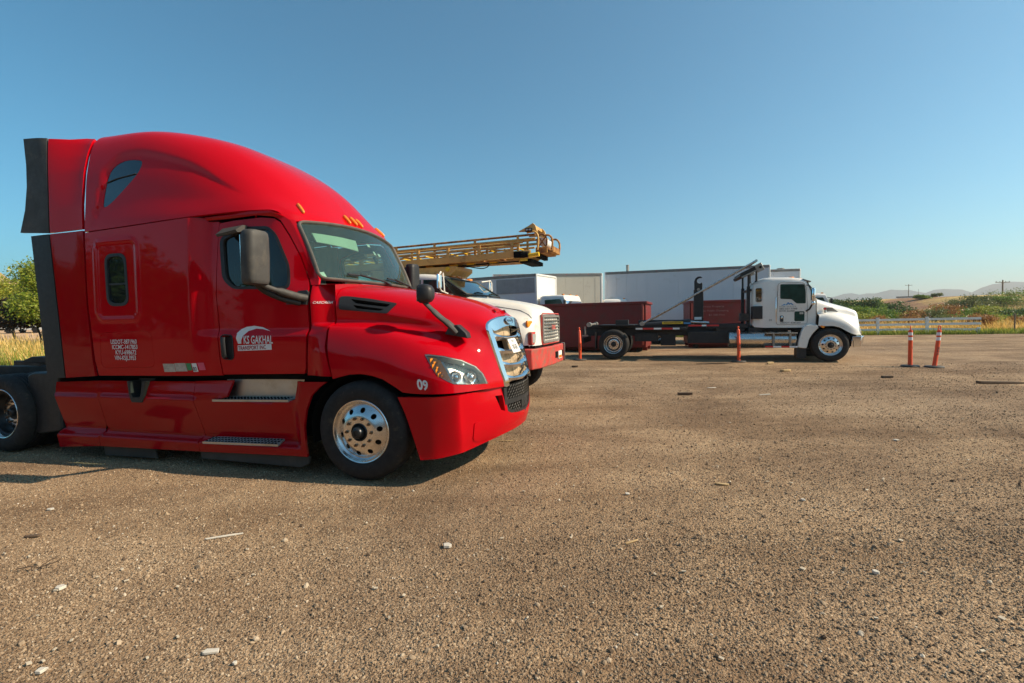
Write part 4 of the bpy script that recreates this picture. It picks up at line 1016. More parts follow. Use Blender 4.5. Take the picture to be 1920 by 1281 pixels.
# ================================================================ WHITE HOOK-LIFT TRUCK
M['tank']=mat('brushed_tank_aluminium',(.58,.57,.55),.28,1,.08,3,.04,40,0,0,.5,(.34,.28,.21),.15)
M['steelw']=mat('weathered_steel',(.30,.28,.25),.5,.6,.2,6)
M['tapew']=mat('reflective_white',(.75,.75,.75),.4); M['taper']=mat('reflective_red',(.55,.02,.02),.4)
M['yellow']=mat('yellow_paint',(.72,.46,.02),.45,0,.1,6)
M['greenglass']=mat('dark_green_glass',(.012,.045,.036),.06,0,.3,6,0,0,.6,.0)
M['interior']=mat('cab_interior',(.05,.05,.045),.8)
M['orange']=mat('orange_plastic',(.78,.085,.022),.45,0,.08,6,0,0,.2,.2,.4,(.35,.10,.05),.10)
HK=thing('hooklift_truck','white day cab hook lift truck with black hoist frame standing side on beyond the gravel','truck',(10.317,16.74,.085),rot=(0,.007,math.radians(-17.8)))
H2=Spl([
 [(-.34,0,2.04),(-.34,-.5,2.02),(-.33,-.82,1.93),(-.32,-.90,1.62),(-.30,-.92,1.50),(-.30,-1.10,1.455),(-.32,-1.17,1.30),(-.34,-1.19,1.10)],
 [(0,0,1.92),(0,-.48,1.90),(0,-.74,1.82),(0,-.82,1.60),(0,-.87,1.50),(0,-1.09,1.46),(0,-1.19,1.32),(0,-1.20,1.10)],
 [(.4,0,1.79),(.4,-.44,1.77),(.4,-.62,1.69),(.4,-.71,1.50),(.4,-.80,1.42),(.4,-1.05,1.37),(.4,-1.18,1.22),(.42,-1.2,.95)],
 [(.70,0,1.69),(.70,-.42,1.67),(.70,-.56,1.60),(.72,-.63,1.42),(.72,-.76,1.30),(.70,-1.0,1.20),(.68,-1.14,1.04),(.66,-1.17,.85)],
 [(.90,0,1.57),(.90,-.42,1.55),(.89,-.52,1.49),(.90,-.60,1.33),(.88,-.74,1.18),(.85,-.92,1.06),(.83,-1.03,.95),(.82,-1.06,.84)],
 [(.965,0,1.30),(.965,-.40,1.28),(.96,-.48,1.22),(.955,-.55,1.12),(.945,-.66,1.02),(.93,-.80,.94),(.92,-.88,.88),(.91,-.90,.83)],
 [(.99,0,.84),(.99,-.40,.84),(.985,-.46,.84),(.98,-.52,.84),(.965,-.62,.84),(.95,-.74,.83),(.935,-.82,.83),(.92,-.86,.82)]])
ar=H2.inv([(.62*math.cos(a),.50+.62*math.sin(a)) for a in np.radians([38,52,66,80,95,108,116])],(0,2))
ho=[(0,0),(6,0),(6,7),(3.4,7)]+ar+[(0,6.85)]
hh=patch('hood',H2,ho,'white',HK,[],(.16,.2),.03,cn=False,mir='near',inside=(.2,0,1)); hf=patch('hood',H2,ho,'white',HK,[],(.16,.2),.03,cn=False,mir='far',inside=(.2,0,1))
bm=bmesh.new(); bm.from_mesh(hh.data); bm.from_mesh(hf.data); bmesh.ops.remove_doubles(bm,verts=[v for v in bm.verts if abs(v.co.y)<1e-4],dist=1e-3); bm.to_mesh(hh.data); bm.free(); bpy.data.objects.remove(hf)
for s_ in (-1,1):
    md='near' if s_<0 else 'far'
    vt=H2.inv([(-.03,1.70),(.15,1.69),(.32,1.56),(-.01,1.575)],(0,2)); patch('hood_vent',H2,vt,'black',hh,[],(.2,.2),.01,off=.008,mir=md,inside=(.2,0,1))
    patch('headlight',H2,[(3.75,5.2),(4.5,4.6),(5.1,5.4),(5.3,6.6),(4.4,6.5),(3.9,5.9)],'clear',hh,[],(.2,.2),.01,off=.006,mir=md,inside=(.2,0,1))
    patch('headlight_reflector',H2,[(3.8,5.25),(4.5,4.7),(5.05,5.4),(5.25,6.5),(4.4,6.4),(3.95,5.9)],'silverst',hh,[],(.2,.2),.0,off=.003,mir=md,inside=(.2,0,1))
    p=H2(.75,6.0)[0]
    MB().pxz([(-.30,1.135),(-.15,1.12),(-.19,1.06),(-.24,1.06)],s_*1.205,s_*1.222).obj('side_marker','amber',hh,30,bev=.005)
    MB().pxz(roundpoly([(-.593,1.164),(-.70,1.13),(-.78,1.02),(-.872,.712),(-.912,.437),(-.656,.407),(-.591,.71),(-.48,.90),(-.36,1.03),(-.33,1.06),(-.36,1.16)],.05,3),s_*1.0,s_*1.20).obj('fender','white',HK,40,bev=.02)
    b=MB(); V=[];Fc=[]
    for i in range(13):
        a=PI*(-.02+1.04*i/12)
        for y in (1.17,.6): V.append((.64*math.cos(a),s_*y,.50+.64*math.sin(a)))
    b.add(V,[(2*i,2*i+1,2*i+3,2*i+2) for i in range(12)]); b.bb(-.64,.7,s_*.58,s_*.60,.4,1.15); b.obj('wheel_arch_liner','dark',HK,60)
    wheel(HK,0,s_*1.2,.52,R=.525,w=.29,kind='steer',side=s_,rot=.3)
    wheel(HK,-6.70,s_*1.2,.52,R=.525,w=.29,kind='drive',side=s_,rot=.1); wheel(HK,-6.70,s_*.86,.52,R=.525,w=.29,kind='drive',side=s_,detail=False)
# badge
b=MB(); p=Vector(H2(.82,3.5)[0]); b.cyl((-.09,-.86,1.66),(-.09,-.905,1.66),.05,16); b.pxz([(-.115,1.62),(-.065,1.62),(-.07,1.53),(-.11,1.53)],-.905,-.88); b.obj('badge','chrome',hh,40)
MB().cyl((-.09,-.905,1.66),(-.09,-.912,1.66),.036,16).obj('badge_enamel','taper',hh,40)
# cab: lofted shell
def loft(secs,name,m,parent,smooth=40,caps=True):
    k=len(secs[0]); V=[p for s in secs for p in s]; Fc=[]
    for i in range(len(secs)-1):
        for j in range(k): Fc.append((i*k+j,i*k+(j+1)%k,(i+1)*k+(j+1)%k,(i+1)*k+j))
    if caps: Fc+=[tuple(range(k-1,-1,-1)),tuple((len(secs)-1)*k+j for j in range(k))]
    me=mesh(name,V,Fc,None); bm=bmesh.new(); bm.from_mesh(me); bmesh.ops.recalc_face_normals(bm,faces=bm.faces); bm.to_mesh(me); bm.free()
    me.polygons.foreach_set('use_smooth',[True]*len(me.polygons)); me.set_sharp_from_angle(angle=math.radians(smooth))
    return link(name,me,parent,m)
def cabring(x,w,z0,z1,r=.14,lean=.05,xf=None):
    pts=[(w,z0),(w,z0+(z1-z0)*.5),(w-lean,z1-r)]
    for i in range(1,6):
        a=PI/2*i/6; pts.append((w-lean-r*(1-math.cos(a)),z1-r+r*math.sin(a)))
    pts.append((w-lean-r-.15,z1+.012)); pts+= [(0,z1+.02)]
    full=pts+[(-a,c) for a,c in pts[::-1] if a!=0]
    return [((x if xf is None else xf(c)),a,c) for a,c in full]
secs=[cabring(-2.19,.80,1.15,2.43,.16),cabring(-2.12,.90,1.09,2.58,.18),cabring(-1.86,1.03,1.07,2.69,.16),cabring(-1.6,1.05,1.07,2.71,.15),cabring(-1.1,1.05,1.07,2.695,.15),cabring(-.75,1.05,1.07,2.65,.15),
      cabring(0,1.045,1.07,2.60,.15,.05,lambda z:-.64+ (.26*min(1,max(0,(2.52-z)/.55)) if z>1.5 else .26))]
cb=loft(secs,'cab','white',HK)
def pl(name,poly,y,m,parent,th=.012,bev=0):
    return MB().pxz(poly,y-th*.2*(1 if y>0 else -1),y+th*(1 if y>0 else -1)).obj(name,m,parent,30,bev=bev)
for s_ in (-1,1):
    y=s_*1.05
    dr=pl('door',roundpoly([(-1.50,1.165),(-.62,1.19),(-.622,1.83),(-.655,2.33),(-.73,2.50),(-1.36,2.535),(-1.46,2.48)],.07,3),y,'white',HK,.010)
    tubeobj('door_seam',[(a,y+s_*.0085,c) for a,c in roundpoly([(-1.50,1.165),(-.62,1.19),(-.622,1.83),(-.655,2.33),(-.73,2.50),(-1.36,2.535),(-1.46,2.48)],.07,3)],.006,'gasket',dr,5,True)
    pl('side_window',roundpoly([(-1.40,2.47),(-.71,2.45),(-.672,2.22),(-.668,1.84),(-.93,1.84),(-1.07,1.98),(-1.398,2.0)],.04,3),y+s_*.004,'greenglass',dr,.010)
    pl('lower_window',rrect(-.985,-.70,1.275,1.59,.04),y+s_*.004,'greenglass',dr,.010)
    MB().pxz(rrect(-.84,-.73,1.50,1.56,.01),y+s_*.012,y+s_*.018).obj('notice','silverst',dr,None)
    MB().pxz(rrect(-1.40,-1.30,1.26,1.46,.03),y+s_*.012,y+s_*.020).obj('handle_recess','black',dr,None)
    MB().box((-1.35,y+s_*.03,1.40),(.05,.04,.09)).obj('door_handle','chrome',dr,40,bev=.03)
    tubeobj('grab_handle',[(-1.50,y,1.25),(-1.515,y+s_*.06,1.28),(-1.53,y+s_*.06,2.02),(-1.51,y,2.06)],.014,'chrome',HK)
    MB().prism(rrect(-2.10,-1.935,1.92,2.37,.04),lambda a,c,d:(a,s_*(.905+(a+2.12)*.50+d),c),-.005,.016).obj('rear_quarter_window','sleepglass',HK,30)
    MB().box((-1.07,s_*1.045,2.49),(.36,.03,.035)).obj('drip_rail','white',HK,30,bev=.01)
    # mirrors
    b=MB(); b.box((-.55,s_*1.42,2.10),(.10,.20,.42)); mi=b.obj('mirror','chrome',HK,40,bev=.04)
    MB().box((-.54,s_*1.40,1.84),(.10,.16,.13)).obj('convex_mirror','chrome',mi,40,bev=.04)
    tubeobj('mirror_arm',[(-.55,s_*1.36,1.82),(-.60,s_*1.25,1.66),(-.64,s_*1.06,1.60)],.028,'black',mi)
    tubeobj('mirror_arm',[(-.56,s_*1.38,2.28),(-.60,s_*1.2,2.40),(-.64,s_*1.02,2.42)],.014,'black',mi)
MB().prism([(-.74,2.63),(-.50,2.545),(-.52,2.515),(-.70,2.585)],lambda a,c,d:(a,d,c),-.98,.98).obj('sun_visor','steelw',HK,30)
for y in (-.6,0,.6): MB().box((-.72,y,2.66),(.07,.10,.03)).obj('clearance_light','amber',HK,30,bev=.01)
MB().cyl((-.95,-.35,2.68),(-.95,-.35,2.74),.09,16).obj('beacon','amber',HK,30,bev=.01)
b=MB(); b.prism([(-.6,2.52),(-.40,2.04),(-.38,2.04),(-.58,2.52)],lambda a,c,d:(a,d,c),-.93,.93); b.obj('windshield','greenglass',HK,30)
MB().add([(-.36,-1.03,1.10),(-.36,1.03,1.10),(-.34,1.0,2.0),(-.34,-1.0,2.0)],[(0,1,2,3)]).obj('firewall','white',HK,None)
T=lambda s,x,z,size,sx,m='blackdecal',bold=.0,y=-1.0645,**k: text('side_lettering',s,size,lambda a,c:(x+a,y,z+c),m,HK,sx,bold,**k)
T('01',-1.715,1.285,.095,1.0,y=-1.054); T('385-237-7788',-1.425,1.655,.068,1.35,bold=.008); T('GVW 26,000',-1.425,1.585,.066,1.25,bold=.008); T('USDOT 4381647',-1.40,1.205,.068,1.25,bold=.006)
b=MB(); rg=random.Random(8); x=-1.425
while x<-.97:   # a line of lettering too faded to read
    w_=rg.uniform(.016,.030); b.add([(x,-1.0645,1.728),(x+w_,-1.0645,1.728),(x+w_*rg.uniform(.6,1),-1.0645,1.728+rg.uniform(.030,.042)),(x,-1.0645,1.728+rg.uniform(.030,.042))],[(0,1,2,3)]); x+=w_+rg.choice((.008,.008,.022))
b.obj('faded_lettering','silverst',HK,None)
MB().pxz([(-1.375,1.775),(-1.28,1.835),(-1.235,1.81),(-1.17,1.89),(-1.12,1.85),(-1.08,1.87),(-1.0,1.785),(-1.06,1.80),(-1.10,1.835),(-1.14,1.795),(-1.165,1.84),(-1.20,1.79),(-1.235,1.80)],-1.064,-1.062).obj('mountain_logo','blue',HK,None)
# bumper, tank, steps
b=MB(); b.prism([(.60,-1.13),(.86,-1.15),(.95,-1.02),(1.0,-.6),(1.02,0),(1.0,.6),(.95,1.02),(.86,1.15),(.60,1.13),(.8,.9),(.9,0),(.8,-.9)],lambda a,c,d:(a-.06*max(0,(.60-d)/.2),c,d),.46,.80); b.obj('bumper','chrome',HK,30,bev=.02)
MB().bb(.45,.75,-1.0,1.0,.5,.85).obj('bumper_bracket','frame',HK,30)
tk=MB().cyl((-2.92,-.93,.685),(-.93,-.93,.685),.255,40).obj('fuel_tank','tank',HK,40,bev=.03)
for x in (-1.63,-1.14):
    MB().lathe([(.262,x-.025),(.262,x+.025)],lambda a,c,h:(h,-.93+a,.685+c),36).obj('tank_strap','steelw',tk,40)
MB().cyl((-1.1,-.93,.94),(-1.1,-.93,.975),.06,16).obj('tank_cap','alu',tk,40)
for z in (.905,): MB().bb(-1.85,-.915,-1.24,-1.0,z-.03,z+.01).obj('step','steelw',HK,30,bev=.006)
for x in (-1.6,-1.12): MB().bb(x-.03,x+.03,-1.22,-1.19,.44,.90).obj('step_bracket','steelw',HK,30)
for i in range(8): MB().bb(-1.85+.117*i,-1.85+.117*(i+1)-.002,-1.245,-1.235,.44,.49).obj('reflective_tape','taper' if (i//2)%2==0 else 'tapew',HK,None)
MB().bb(-1.85,-.915,-1.235,-1.05,.43,.48).obj('step','steelw',HK,30)
MB().bb(-.92,-.66,-1.15,-.75,.10,.42).obj('mud_flap','black',HK,30)
# chassis
b=MB()
for s_ in (-1,1): b.bb(-7.9,.75,s_*.40,s_*.48,.80,1.06)
for x in (-7.6,-6.7,-5.5,-4.4,-3.3,-2.2): b.bb(x-.06,x+.06,-.42,.42,.82,1.02)
b.bb(-4.2,-2.9,-.85,.85,.55,.95); b.bb(-6.0,-5.2,-.6,.6,.6,.9); b.bb(-5.1,-4.6,-.5,.5,.45,.85); b.cyl((-6.7,-1.0,.52),(-6.7,1.0,.52),.11); b.cyl((0,-1,.45),(0,1,.45),.08)
b.bb(-2.3,-1.9,-.9,.9,.8,1.07); b.bb(-1.9,-.3,-.7,.7,.6,1.06)
b.obj('chassis_rail','frame',HK,30,bev=.01)
# hoist frame: subframe, inner mast with hook, cylinders, roller
b=MB()
for s_ in (-1,1): b.bb(-7.75,-3.6,s_*.36,s_*.50,1.07,1.19); b.bb(-5.9,-4.2,s_*.62,s_*.66,1.02,1.15)
b.bb(-5.9,-4.25,-.82,-.78,1.0,1.09); b.bb(-7.3,-6.0,-.98,-.94,1.16,1.21); b.bb(-7.3,-6.0,.94,.98,1.16,1.21); b.bb(-7.3,-6.0,-.96,.96,1.185,1.205)
b.obj('hoist_subframe','frame',HK,30,bev=.01)
MB().bb(-6.65,-6.2,-.9,-.6,1.21,1.38).obj('tool_tray','black',HK,30,bev=.01)
b=MB(); b.cyl((-7.6,-.95,1.22),(-7.6,-.70,1.22),.085,16); b.cyl((-7.6,.70,1.22),(-7.6,.95,1.22),.085,16); b.cyl((-7.6,-.7,1.22),(-7.6,.7,1.22),.04,12); b.obj('rear_roller','steelw',HK,40)
b=MB(); b.bb(-3.98,-3.66,-.14,.14,1.1,2.42); b.bb(-5.9,-3.66,-.16,.16,1.20,1.36); hm_=b.obj('hoist_mast','frame',HK,30,bev=.015)
hkp=[(-3.96,2.40),(-3.965,2.72),(-3.93,2.82),(-3.85,2.885),(-3.76,2.89),(-3.70,2.855),(-3.70,2.83),(-3.80,2.83),(-3.865,2.78),(-3.875,2.71),(-3.84,2.655),(-3.78,2.635),(-3.705,2.675),(-3.69,2.60),(-3.70,2.40)]
MB().pxz(hkp,-.06,.06).obj('hook','frame',hm_,30,bev=.012)
MB().bb(-3.96,-3.72,-.155,-.14,1.34,1.45).obj('maker_plate','tapew',hm_,None)
MB().cyl((-3.83,-.2,2.42),(-3.83,.2,2.42),.05,12).obj('pivot_pin','steelw',hm_,40)
for s_ in (-1,1):
    tubeobj('hoist_cylinder',[(-5.85,s_*.55,1.16),(-4.1,s_*.55,1.28)],.10,'frame',HK,14); tubeobj('cylinder_rod',[(-4.1,s_*.55,1.28),(-3.5,s_*.55,1.24)],.045,'tank',HK,12)
MB().bb(-5.05,-4.35,-.665,-.655,1.215,1.30).obj('warning_label','yellow',HK,None)
b=MB()
for i in range(13): b.bb(-5.0+.045*i,-5.0+.045*i+(.03,.022,.034)[i%3],-.668,-.667,1.24,1.275)
b.obj('label_marks','blackdecal',HK,None)
MB().bb(-4.33,-4.1,-.665,-.655,1.21,1.27).obj('label','blue',HK,None)
x=-5.95
for i,(l,m) in enumerate(((.24,'tapew'),(.38,'taper'),(.26,'tapew'),(.38,'taper'),(.22,'tapew'))): MB().bb(x,x+l-.003,-.835,-.825,1.03,1.09).obj('reflective_tape',m,HK,None); x+=l
for x0,x1,m in ((-4.18,-3.75,'taper'),(-3.75,-3.60,'tapew'),(-3.60,-3.2,'taper')): MB().bb(x0,x1-.003,-.835,-.825,1.13,1.185).obj('reflective_tape',m,HK,None)
b=MB(); b.bb(-3.6,-2.3,-.83,-.70,1.06,1.2); b.bb(-3.6,-2.3,.70,.83,1.06,1.2); b.bb(-3.3,-2.4,-.8,.8,.95,1.15); b.obj('deck_rail','frame',HK,30,bev=.01)
# tarp tower behind the cab
b=MB()
for y in (-.72,.72): b.bb(-2.34,-2.24,y-.05,y+.05,1.1,2.45); b.bb(-2.10,-2.0,y-.05,y+.05,1.1,2.62); b.cyl((-2.29,y,2.4),(-2.29,y,2.86),.035,10); b.cyl((-2.05,y,2.55),(-2.05,y,2.95),.035,10)
b.bb(-2.55,-2.25,-.9,-.5,1.30,1.55); b.bb(-2.2,-1.90,-1.02,-.60,1.36,1.78); b.bb(-2.3,-2.0,-.72,.72,2.3,2.36); tw=b.obj('tarp_tower','frame',HK,30,bev=.012)
d=Vector((.66,0,.32)).normalized(); R_=Matrix.Rotation(-math.atan2(.32,.66),3,'Y')
b=MB(); b.box((-2.24,0,2.95),(.62,1.9,.16),R_); b.obj('tarp_housing','frame',tw,30,bev=.02)
b=MB()
for y in (-.98,.98): b.box((-2.22,y,2.89),(.70,.03,.05),R_); b.box((-2.00,y,3.04),(.22,.06,.26),R_)
b.obj('housing_end','steelw',tw,30,bev=.01); MB().cyl((-1.98,-1.02,3.05),(-1.98,-1.045,3.05),.045,6).obj('housing_bolt','dark',tw,30)
MB().cyl((-2.53,-.95,2.80),(-2.53,.95,2.80),.05,12).obj('tarp_roll','black',tw,40)
for s_ in (-1,1):
    tubeobj('tarp_arm',[(-5.70,s_*1.15,1.245),(-3.05,s_*1.15,2.735),(-2.13,s_*1.15,3.245)],.030,'tank',HK,8)
    MB().cyl((-5.72,s_*1.18,1.24),(-5.72,s_*.9,1.24),.075,14).obj('arm_pivot','steelw',HK,40)
MB().cyl((-2.13,-1.2,3.245),(-2.13,1.2,3.245),.045,10).obj('tarp_bow','tank',HK,40)
b=MB(); b.bb(-7.35,-7.32,-1.15,-.7,.35,.95); b.bb(-7.35,-7.32,.7,1.15,.35,.95); b.obj('mud_flap','black',HK,30)
b=MB(); b.box((-7.75,-.85,1.0),(.05,.06,.30)); b.box((-7.75,-.85,.82),(.22,.05,.05)); b.obj('tail_bracket','steelw',HK,30)
MB().bb(-7.86,-7.80,-.9,.9,.55,.75).obj('rear_bar','frame',HK,30)

# ================================================================ WHITE BOOM TRUCK WITH YELLOW LADDER BOOM
M['tan']=mat('faded_yellow_paint',(.62,.37,.11),.5,0,.10,3,0,0,.1,.2,.4,(.20,.09,.04),.20,ds=5)
M['tanrust']=mat('rusty_yellow_paint',(.52,.27,.07),.7,0,.2,5,.1,60,0,0,.3,(.14,.05,.025),.55,ds=7)
M['bumpred']=mat('worn_red_paint',(.50,.055,.045),.6,0,.12,4,.05,50,0,0,.3,(.22,.13,.09),.32,ds=6)
M['greyplastic']=mat('grey_grille_plastic',(.20,.19,.175),.5,0,.15,8)
GM=thing('boom_truck','white conventional truck with worn red bumper carrying a long yellow ladder boom','truck',(.72,10.22,.03),math.radians(-19))
H3=Spl([
 [(-1.42,0,2.06),(-1.42,-.6,2.05),(-1.42,-.86,1.99),(-1.42,-.97,1.80),(-1.40,-1.12,1.62),(-1.38,-1.2,1.35),(-1.38,-1.2,1.05)],
 [(-.75,0,1.97),(-.75,-.58,1.96),(-.75,-.80,1.90),(-.72,-.94,1.74),(-.70,-1.10,1.60),(-.70,-1.2,1.35),(-.70,-1.2,1.08)],
 [(-.30,0,1.87),(-.30,-.60,1.86),(-.30,-.78,1.81),(-.30,-.90,1.68),(-.33,-1.07,1.54),(-.35,-1.18,1.32),(-.35,-1.18,1.08)],
 [(-.10,0,1.79),(-.10,-.62,1.775),(-.11,-.78,1.73),(-.13,-.90,1.61),(-.17,-1.04,1.48),(-.22,-1.14,1.28),(-.22,-1.14,1.08)],
 [(-.01,0,1.69),(-.01,-.62,1.675),(-.015,-.78,1.63),(-.03,-.88,1.53),(-.07,-1.0,1.42),(-.12,-1.10,1.25),(-.12,-1.10,1.08)],
 [(.03,0,1.60),(.03,-.60,1.58),(.03,-.76,1.55),(.01,-.86,1.46),(-.03,-.98,1.35),(-.08,-1.07,1.20),(-.08,-1.07,1.08)],
 [(.06,0,1.07),(.06,-.60,1.07),(.06,-.76,1.07),(.04,-.85,1.07),(.0,-.97,1.07),(-.05,-1.05,1.07),(-.05,-1.06,1.05)]])
hp=[patch('hood',H3,[(0,0),(6,0),(6,6),(0,6)],'whiteold',GM,[],(.2,.2),.02,cn=False,mir=m_,inside=(-.6,0,1)) for m_ in ('near','far')]
bm=bmesh.new(); bm.from_mesh(hp[0].data); bm.from_mesh(hp[1].data); bmesh.ops.remove_doubles(bm,verts=[v for v in bm.verts if abs(v.co.y)<1e-4],dist=1e-3); bm.to_mesh(hp[0].data); bm.free(); bpy.data.objects.remove(hp[1])
# grille
G=lambda a,c,o=0:(.075+o-.03*(a/.7)**2,a,c)
b=MB(); oo=rrect(-.60,.80,1.10,1.64,.07); ii=rrect(-.55,.75,1.14,1.60,.04); n=len(oo)
V=[G(a,c,-.02) for a,c in oo]+[G(a,c,.035) for a,c in oo]+[G(a,c,.035) for a,c in ii]+[G(a,c,-.04) for a,c in ii]
b.add(V,[(i+k*n,(i+1)%n+k*n,(i+1)%n+(k+1)*n,i+(k+1)*n) for i in range(n) for k in range(3)]); gg=b.obj('grille_frame','greyplastic',GM,40)
b=MB(); b.add([G(a,c,-.035) for a,c in ii],[tuple(range(n))]); b.obj('grille_backing','dark',gg,None)
for z in np.linspace(1.205,1.535,6):
    V=[];Fc=[]
    for i in range(9):
        y=-.55+1.3*i/8
        for dx,dz in ((-.03,.010),(.03,.012),(.03,-.009),(-.03,-.014)): V.append(G(y,z+dz,dx))
    for i in range(8):
        for j in range(4): Fc.append((4*i+j,4*i+(j+1)%4,4*i+4+(j+1)%4,4*i+4+j))
    link('grille_bar',mesh('grille_bar',V,Fc),gg,'greyplastic')
for y in np.linspace(-.4,.6,7):
    b=MB(); b.add([G(y-.012,1.14,.0),G(y+.012,1.14,.0),G(y+.012,1.60,.0),G(y-.012,1.60,.0)],[(0,1,2,3)]); b.obj('grille_post','greyplastic',gg,None)
text('maker_letters','GMC',.125,lambda a,c:G(a,c,.050),'bumpred',gg,1.35,.03).location=(0,-.08,1.355)
tb=MB(); tb.tube([G(a,c,.012) for a,c in rrect(-.63,.83,1.07,1.67,.09)],.014,6,True); tb.obj('grille_surround','bumpred',GM,60)
for s_,yc in ((-1,-.93),):
    b=MB(); q=lambda a,c,d:(-.025+d-.06*max(0,abs(a)-.80),a,c)
    b.prism(rrect(yc-.16,yc+.22,1.09,1.33,.04),q,-.03,.045); hb=b.obj('headlight_bezel','bumpred',GM,30,bev=.008)
    MB().prism(rrect(yc-.13,yc+.05,1.13,1.29,.02),q,.045,.05).obj('headlight','silverst',hb,None)
    MB().prism(rrect(yc+.06,yc+.19,1.12,1.30,.02),q,.045,.049).obj('bezel_recess','taper',hb,None)
    b=MB(); b.box((-.085,-.965,1.475),(.05,.17,.13),-.35); b.obj('turn_signal','amber',GM,30,bev=.02)
# hood seam line
tubeobj('hood_seam',[tuple(H3(u,v)[0]+np.array((.002,-.004,.004))) for u,v in ((0,2.6),(1,2.55),(2,2.6),(3,2.7),(3.6,2.85))],.005,'gasket',GM,5)
# bumper
bx=[(-.42,-1.20),(-.12,-1.27),(.04,-1.22),(.12,-.9),(.15,0),(.12,.9),(.02,1.20),(-.12,1.27),(-.42,1.20),(-.35,1.1),(-.05,1.05),(.08,0),(-.05,-1.05),(-.35,-1.1)]
bp=MB().prism(bx,lambda a,c,d:(a,c,d),.64,1.02).obj('bumper','bumpred',GM,30,bev=.02)
b=MB(); b.prism([(.10,1.0),(.045,1.17),(-.10,1.235),(-.43,1.235),(-.43,1.29),(-.08,1.29),(.06,1.22),(.14,1.0)],lambda a,c,d:(a,c,d),.63,1.03); b.obj('bumper_end','greyplastic',bp,30,bev=.01)
for y0,y1 in ((.08,.27),(.66,.80)): MB().prism(rrect(y0,y1,.76,.89,.01),lambda a,c,d:(d-.02*(a/.9)**2,a,c),.10,.155).obj('tow_hole','dark',bp,None)
MB().prism(rrect(.31,.62,.73,.89,.01),lambda a,c,d:(d-.02*(a/.9)**2,a,c),.15,.165).obj('license_plate','paper',bp,None)
MB().prism(rrect(.33,.60,.74,.80,.01),lambda a,c,d:(d-.02*(a/.9)**2,a,c),.165,.167).obj('plate_arch','amber',bp,None)
MB().bb(-.4,.05,-1.05,1.05,1.0,1.07).obj('bumper_gap','dark',GM,None)
# cab
def cr3(x,w,z1,zb=1.0,xf=None): return cabring(x,w,zb,z1,.12,.08,xf)
secs=[cr3(-3.05,.98,2.44),cr3(-2.9,1.0,2.50),cr3(-2.4,1.0,2.53),cr3(-2.1,1.0,2.50),cabring(0,1.0,1.0,2.46,.10,.08,lambda z:-1.98+.62*min(1,max(0,(2.44-z)/.40)))]
loft(secs,'cab','whiteold',GM)
WS=lambda a,c:(-1.985+.62*(2.455-c)/.40+.012+.04*(1-a*a),a,c+.0)
b=MB(); V=[];Fc=[]
for j,c in enumerate((2.07,2.42)):
    for i in range(9): a=(-.93+1.86*i/8)*(1-.045*j); p=WS(a,c); V.append((p[0]+.01,p[1],p[2]+.012))
for i in range(8): Fc.append((i,i+1,10+i,9+i))
b.add(V,Fc); ws=b.obj('windshield','greenglass',GM,60)
b=MB(); b.tube([V[i] for i in range(9)]+[V[17-i] for i in range(9)],.022,6,True); b.obj('windshield_seal','black',GM,60)
for a in (-.5,.3): tubeobj('wiper',[WS(a,2.09)[:2]+(2.12,),WS(a+.25,2.12)[:2]+(2.15,),WS(a+.5,2.11)[:2]+(2.13,)],.012,'black',GM)
for s_ in (-1,1):
    MB().prism([(-2.30,2.10),(-1.62,2.10),(-1.90,2.38),(-2.30,2.40)],lambda a,c,d:(a,s_*(1.0-.08*(c-1.7)/.7+d),c),-.0,.012).obj('vent_window','greenglass',GM,None)
    MB().prism([(-2.95,2.10),(-2.36,2.10),(-2.36,2.40),(-2.95,2.40)],lambda a,c,d:(a,s_*(1.0-.08*(c-1.7)/.7+d),c),-.0,.012).obj('side_window','greenglass',GM,None)
for y in (-.75,-.22,0,.22,.75): MB().box((-1.98-.06*abs(y),y,2.52-.03*abs(y)),(.09,.16,.05)).obj('clearance_light','amber',GM,30,bev=.015)
for s_ in (-1,1):
    x0=-1.72
    b=MB(); b.tube([(x0,s_*1.02,2.10),(x0,s_*1.30,2.14),(x0,s_*1.36,2.20),(x0,s_*1.36,2.45),(x0,s_*1.30,2.50),(x0-.12,s_*1.02,2.46)],.016,8); b.tube([(x0+.02,s_*1.20,2.13),(x0,s_*1.20,2.49)],.014,6); ma=b.obj('mirror_bracket','whiteold',GM,50)
    MB().box((x0-.02,s_*1.33,2.32),(.05,.16,.28)).obj('mirror','chrome',ma,40,bev=.03)
    wheel(GM,-.92,s_*1.18,.50,kind='steer',side=s_)
    for x in (-5.6,): wheel(GM,x,s_*1.2,.50,kind='drive',side=s_,detail=False); wheel(GM,x,s_*.88,.50,kind='drive',side=s_,detail=False)
b=MB(); 
for s_ in (-1,1): b.bb(-7.5,-.2,s_*.38,s_*.46,.75,1.0)
b.bb(-1.5,-.1,-.9,.9,.6,1.06); b.cyl((-.92,-1,.5),(-.92,1,.5),.08); b.bb(-3.0,-1.4,-.9,.9,.7,1.0); b.obj('chassis_rail','frame',GM,30)
MB().bb(-7.6,-3.2,-1.2,1.2,1.0,1.18).obj('flat_deck','whiteold',GM,30,bev=.01)
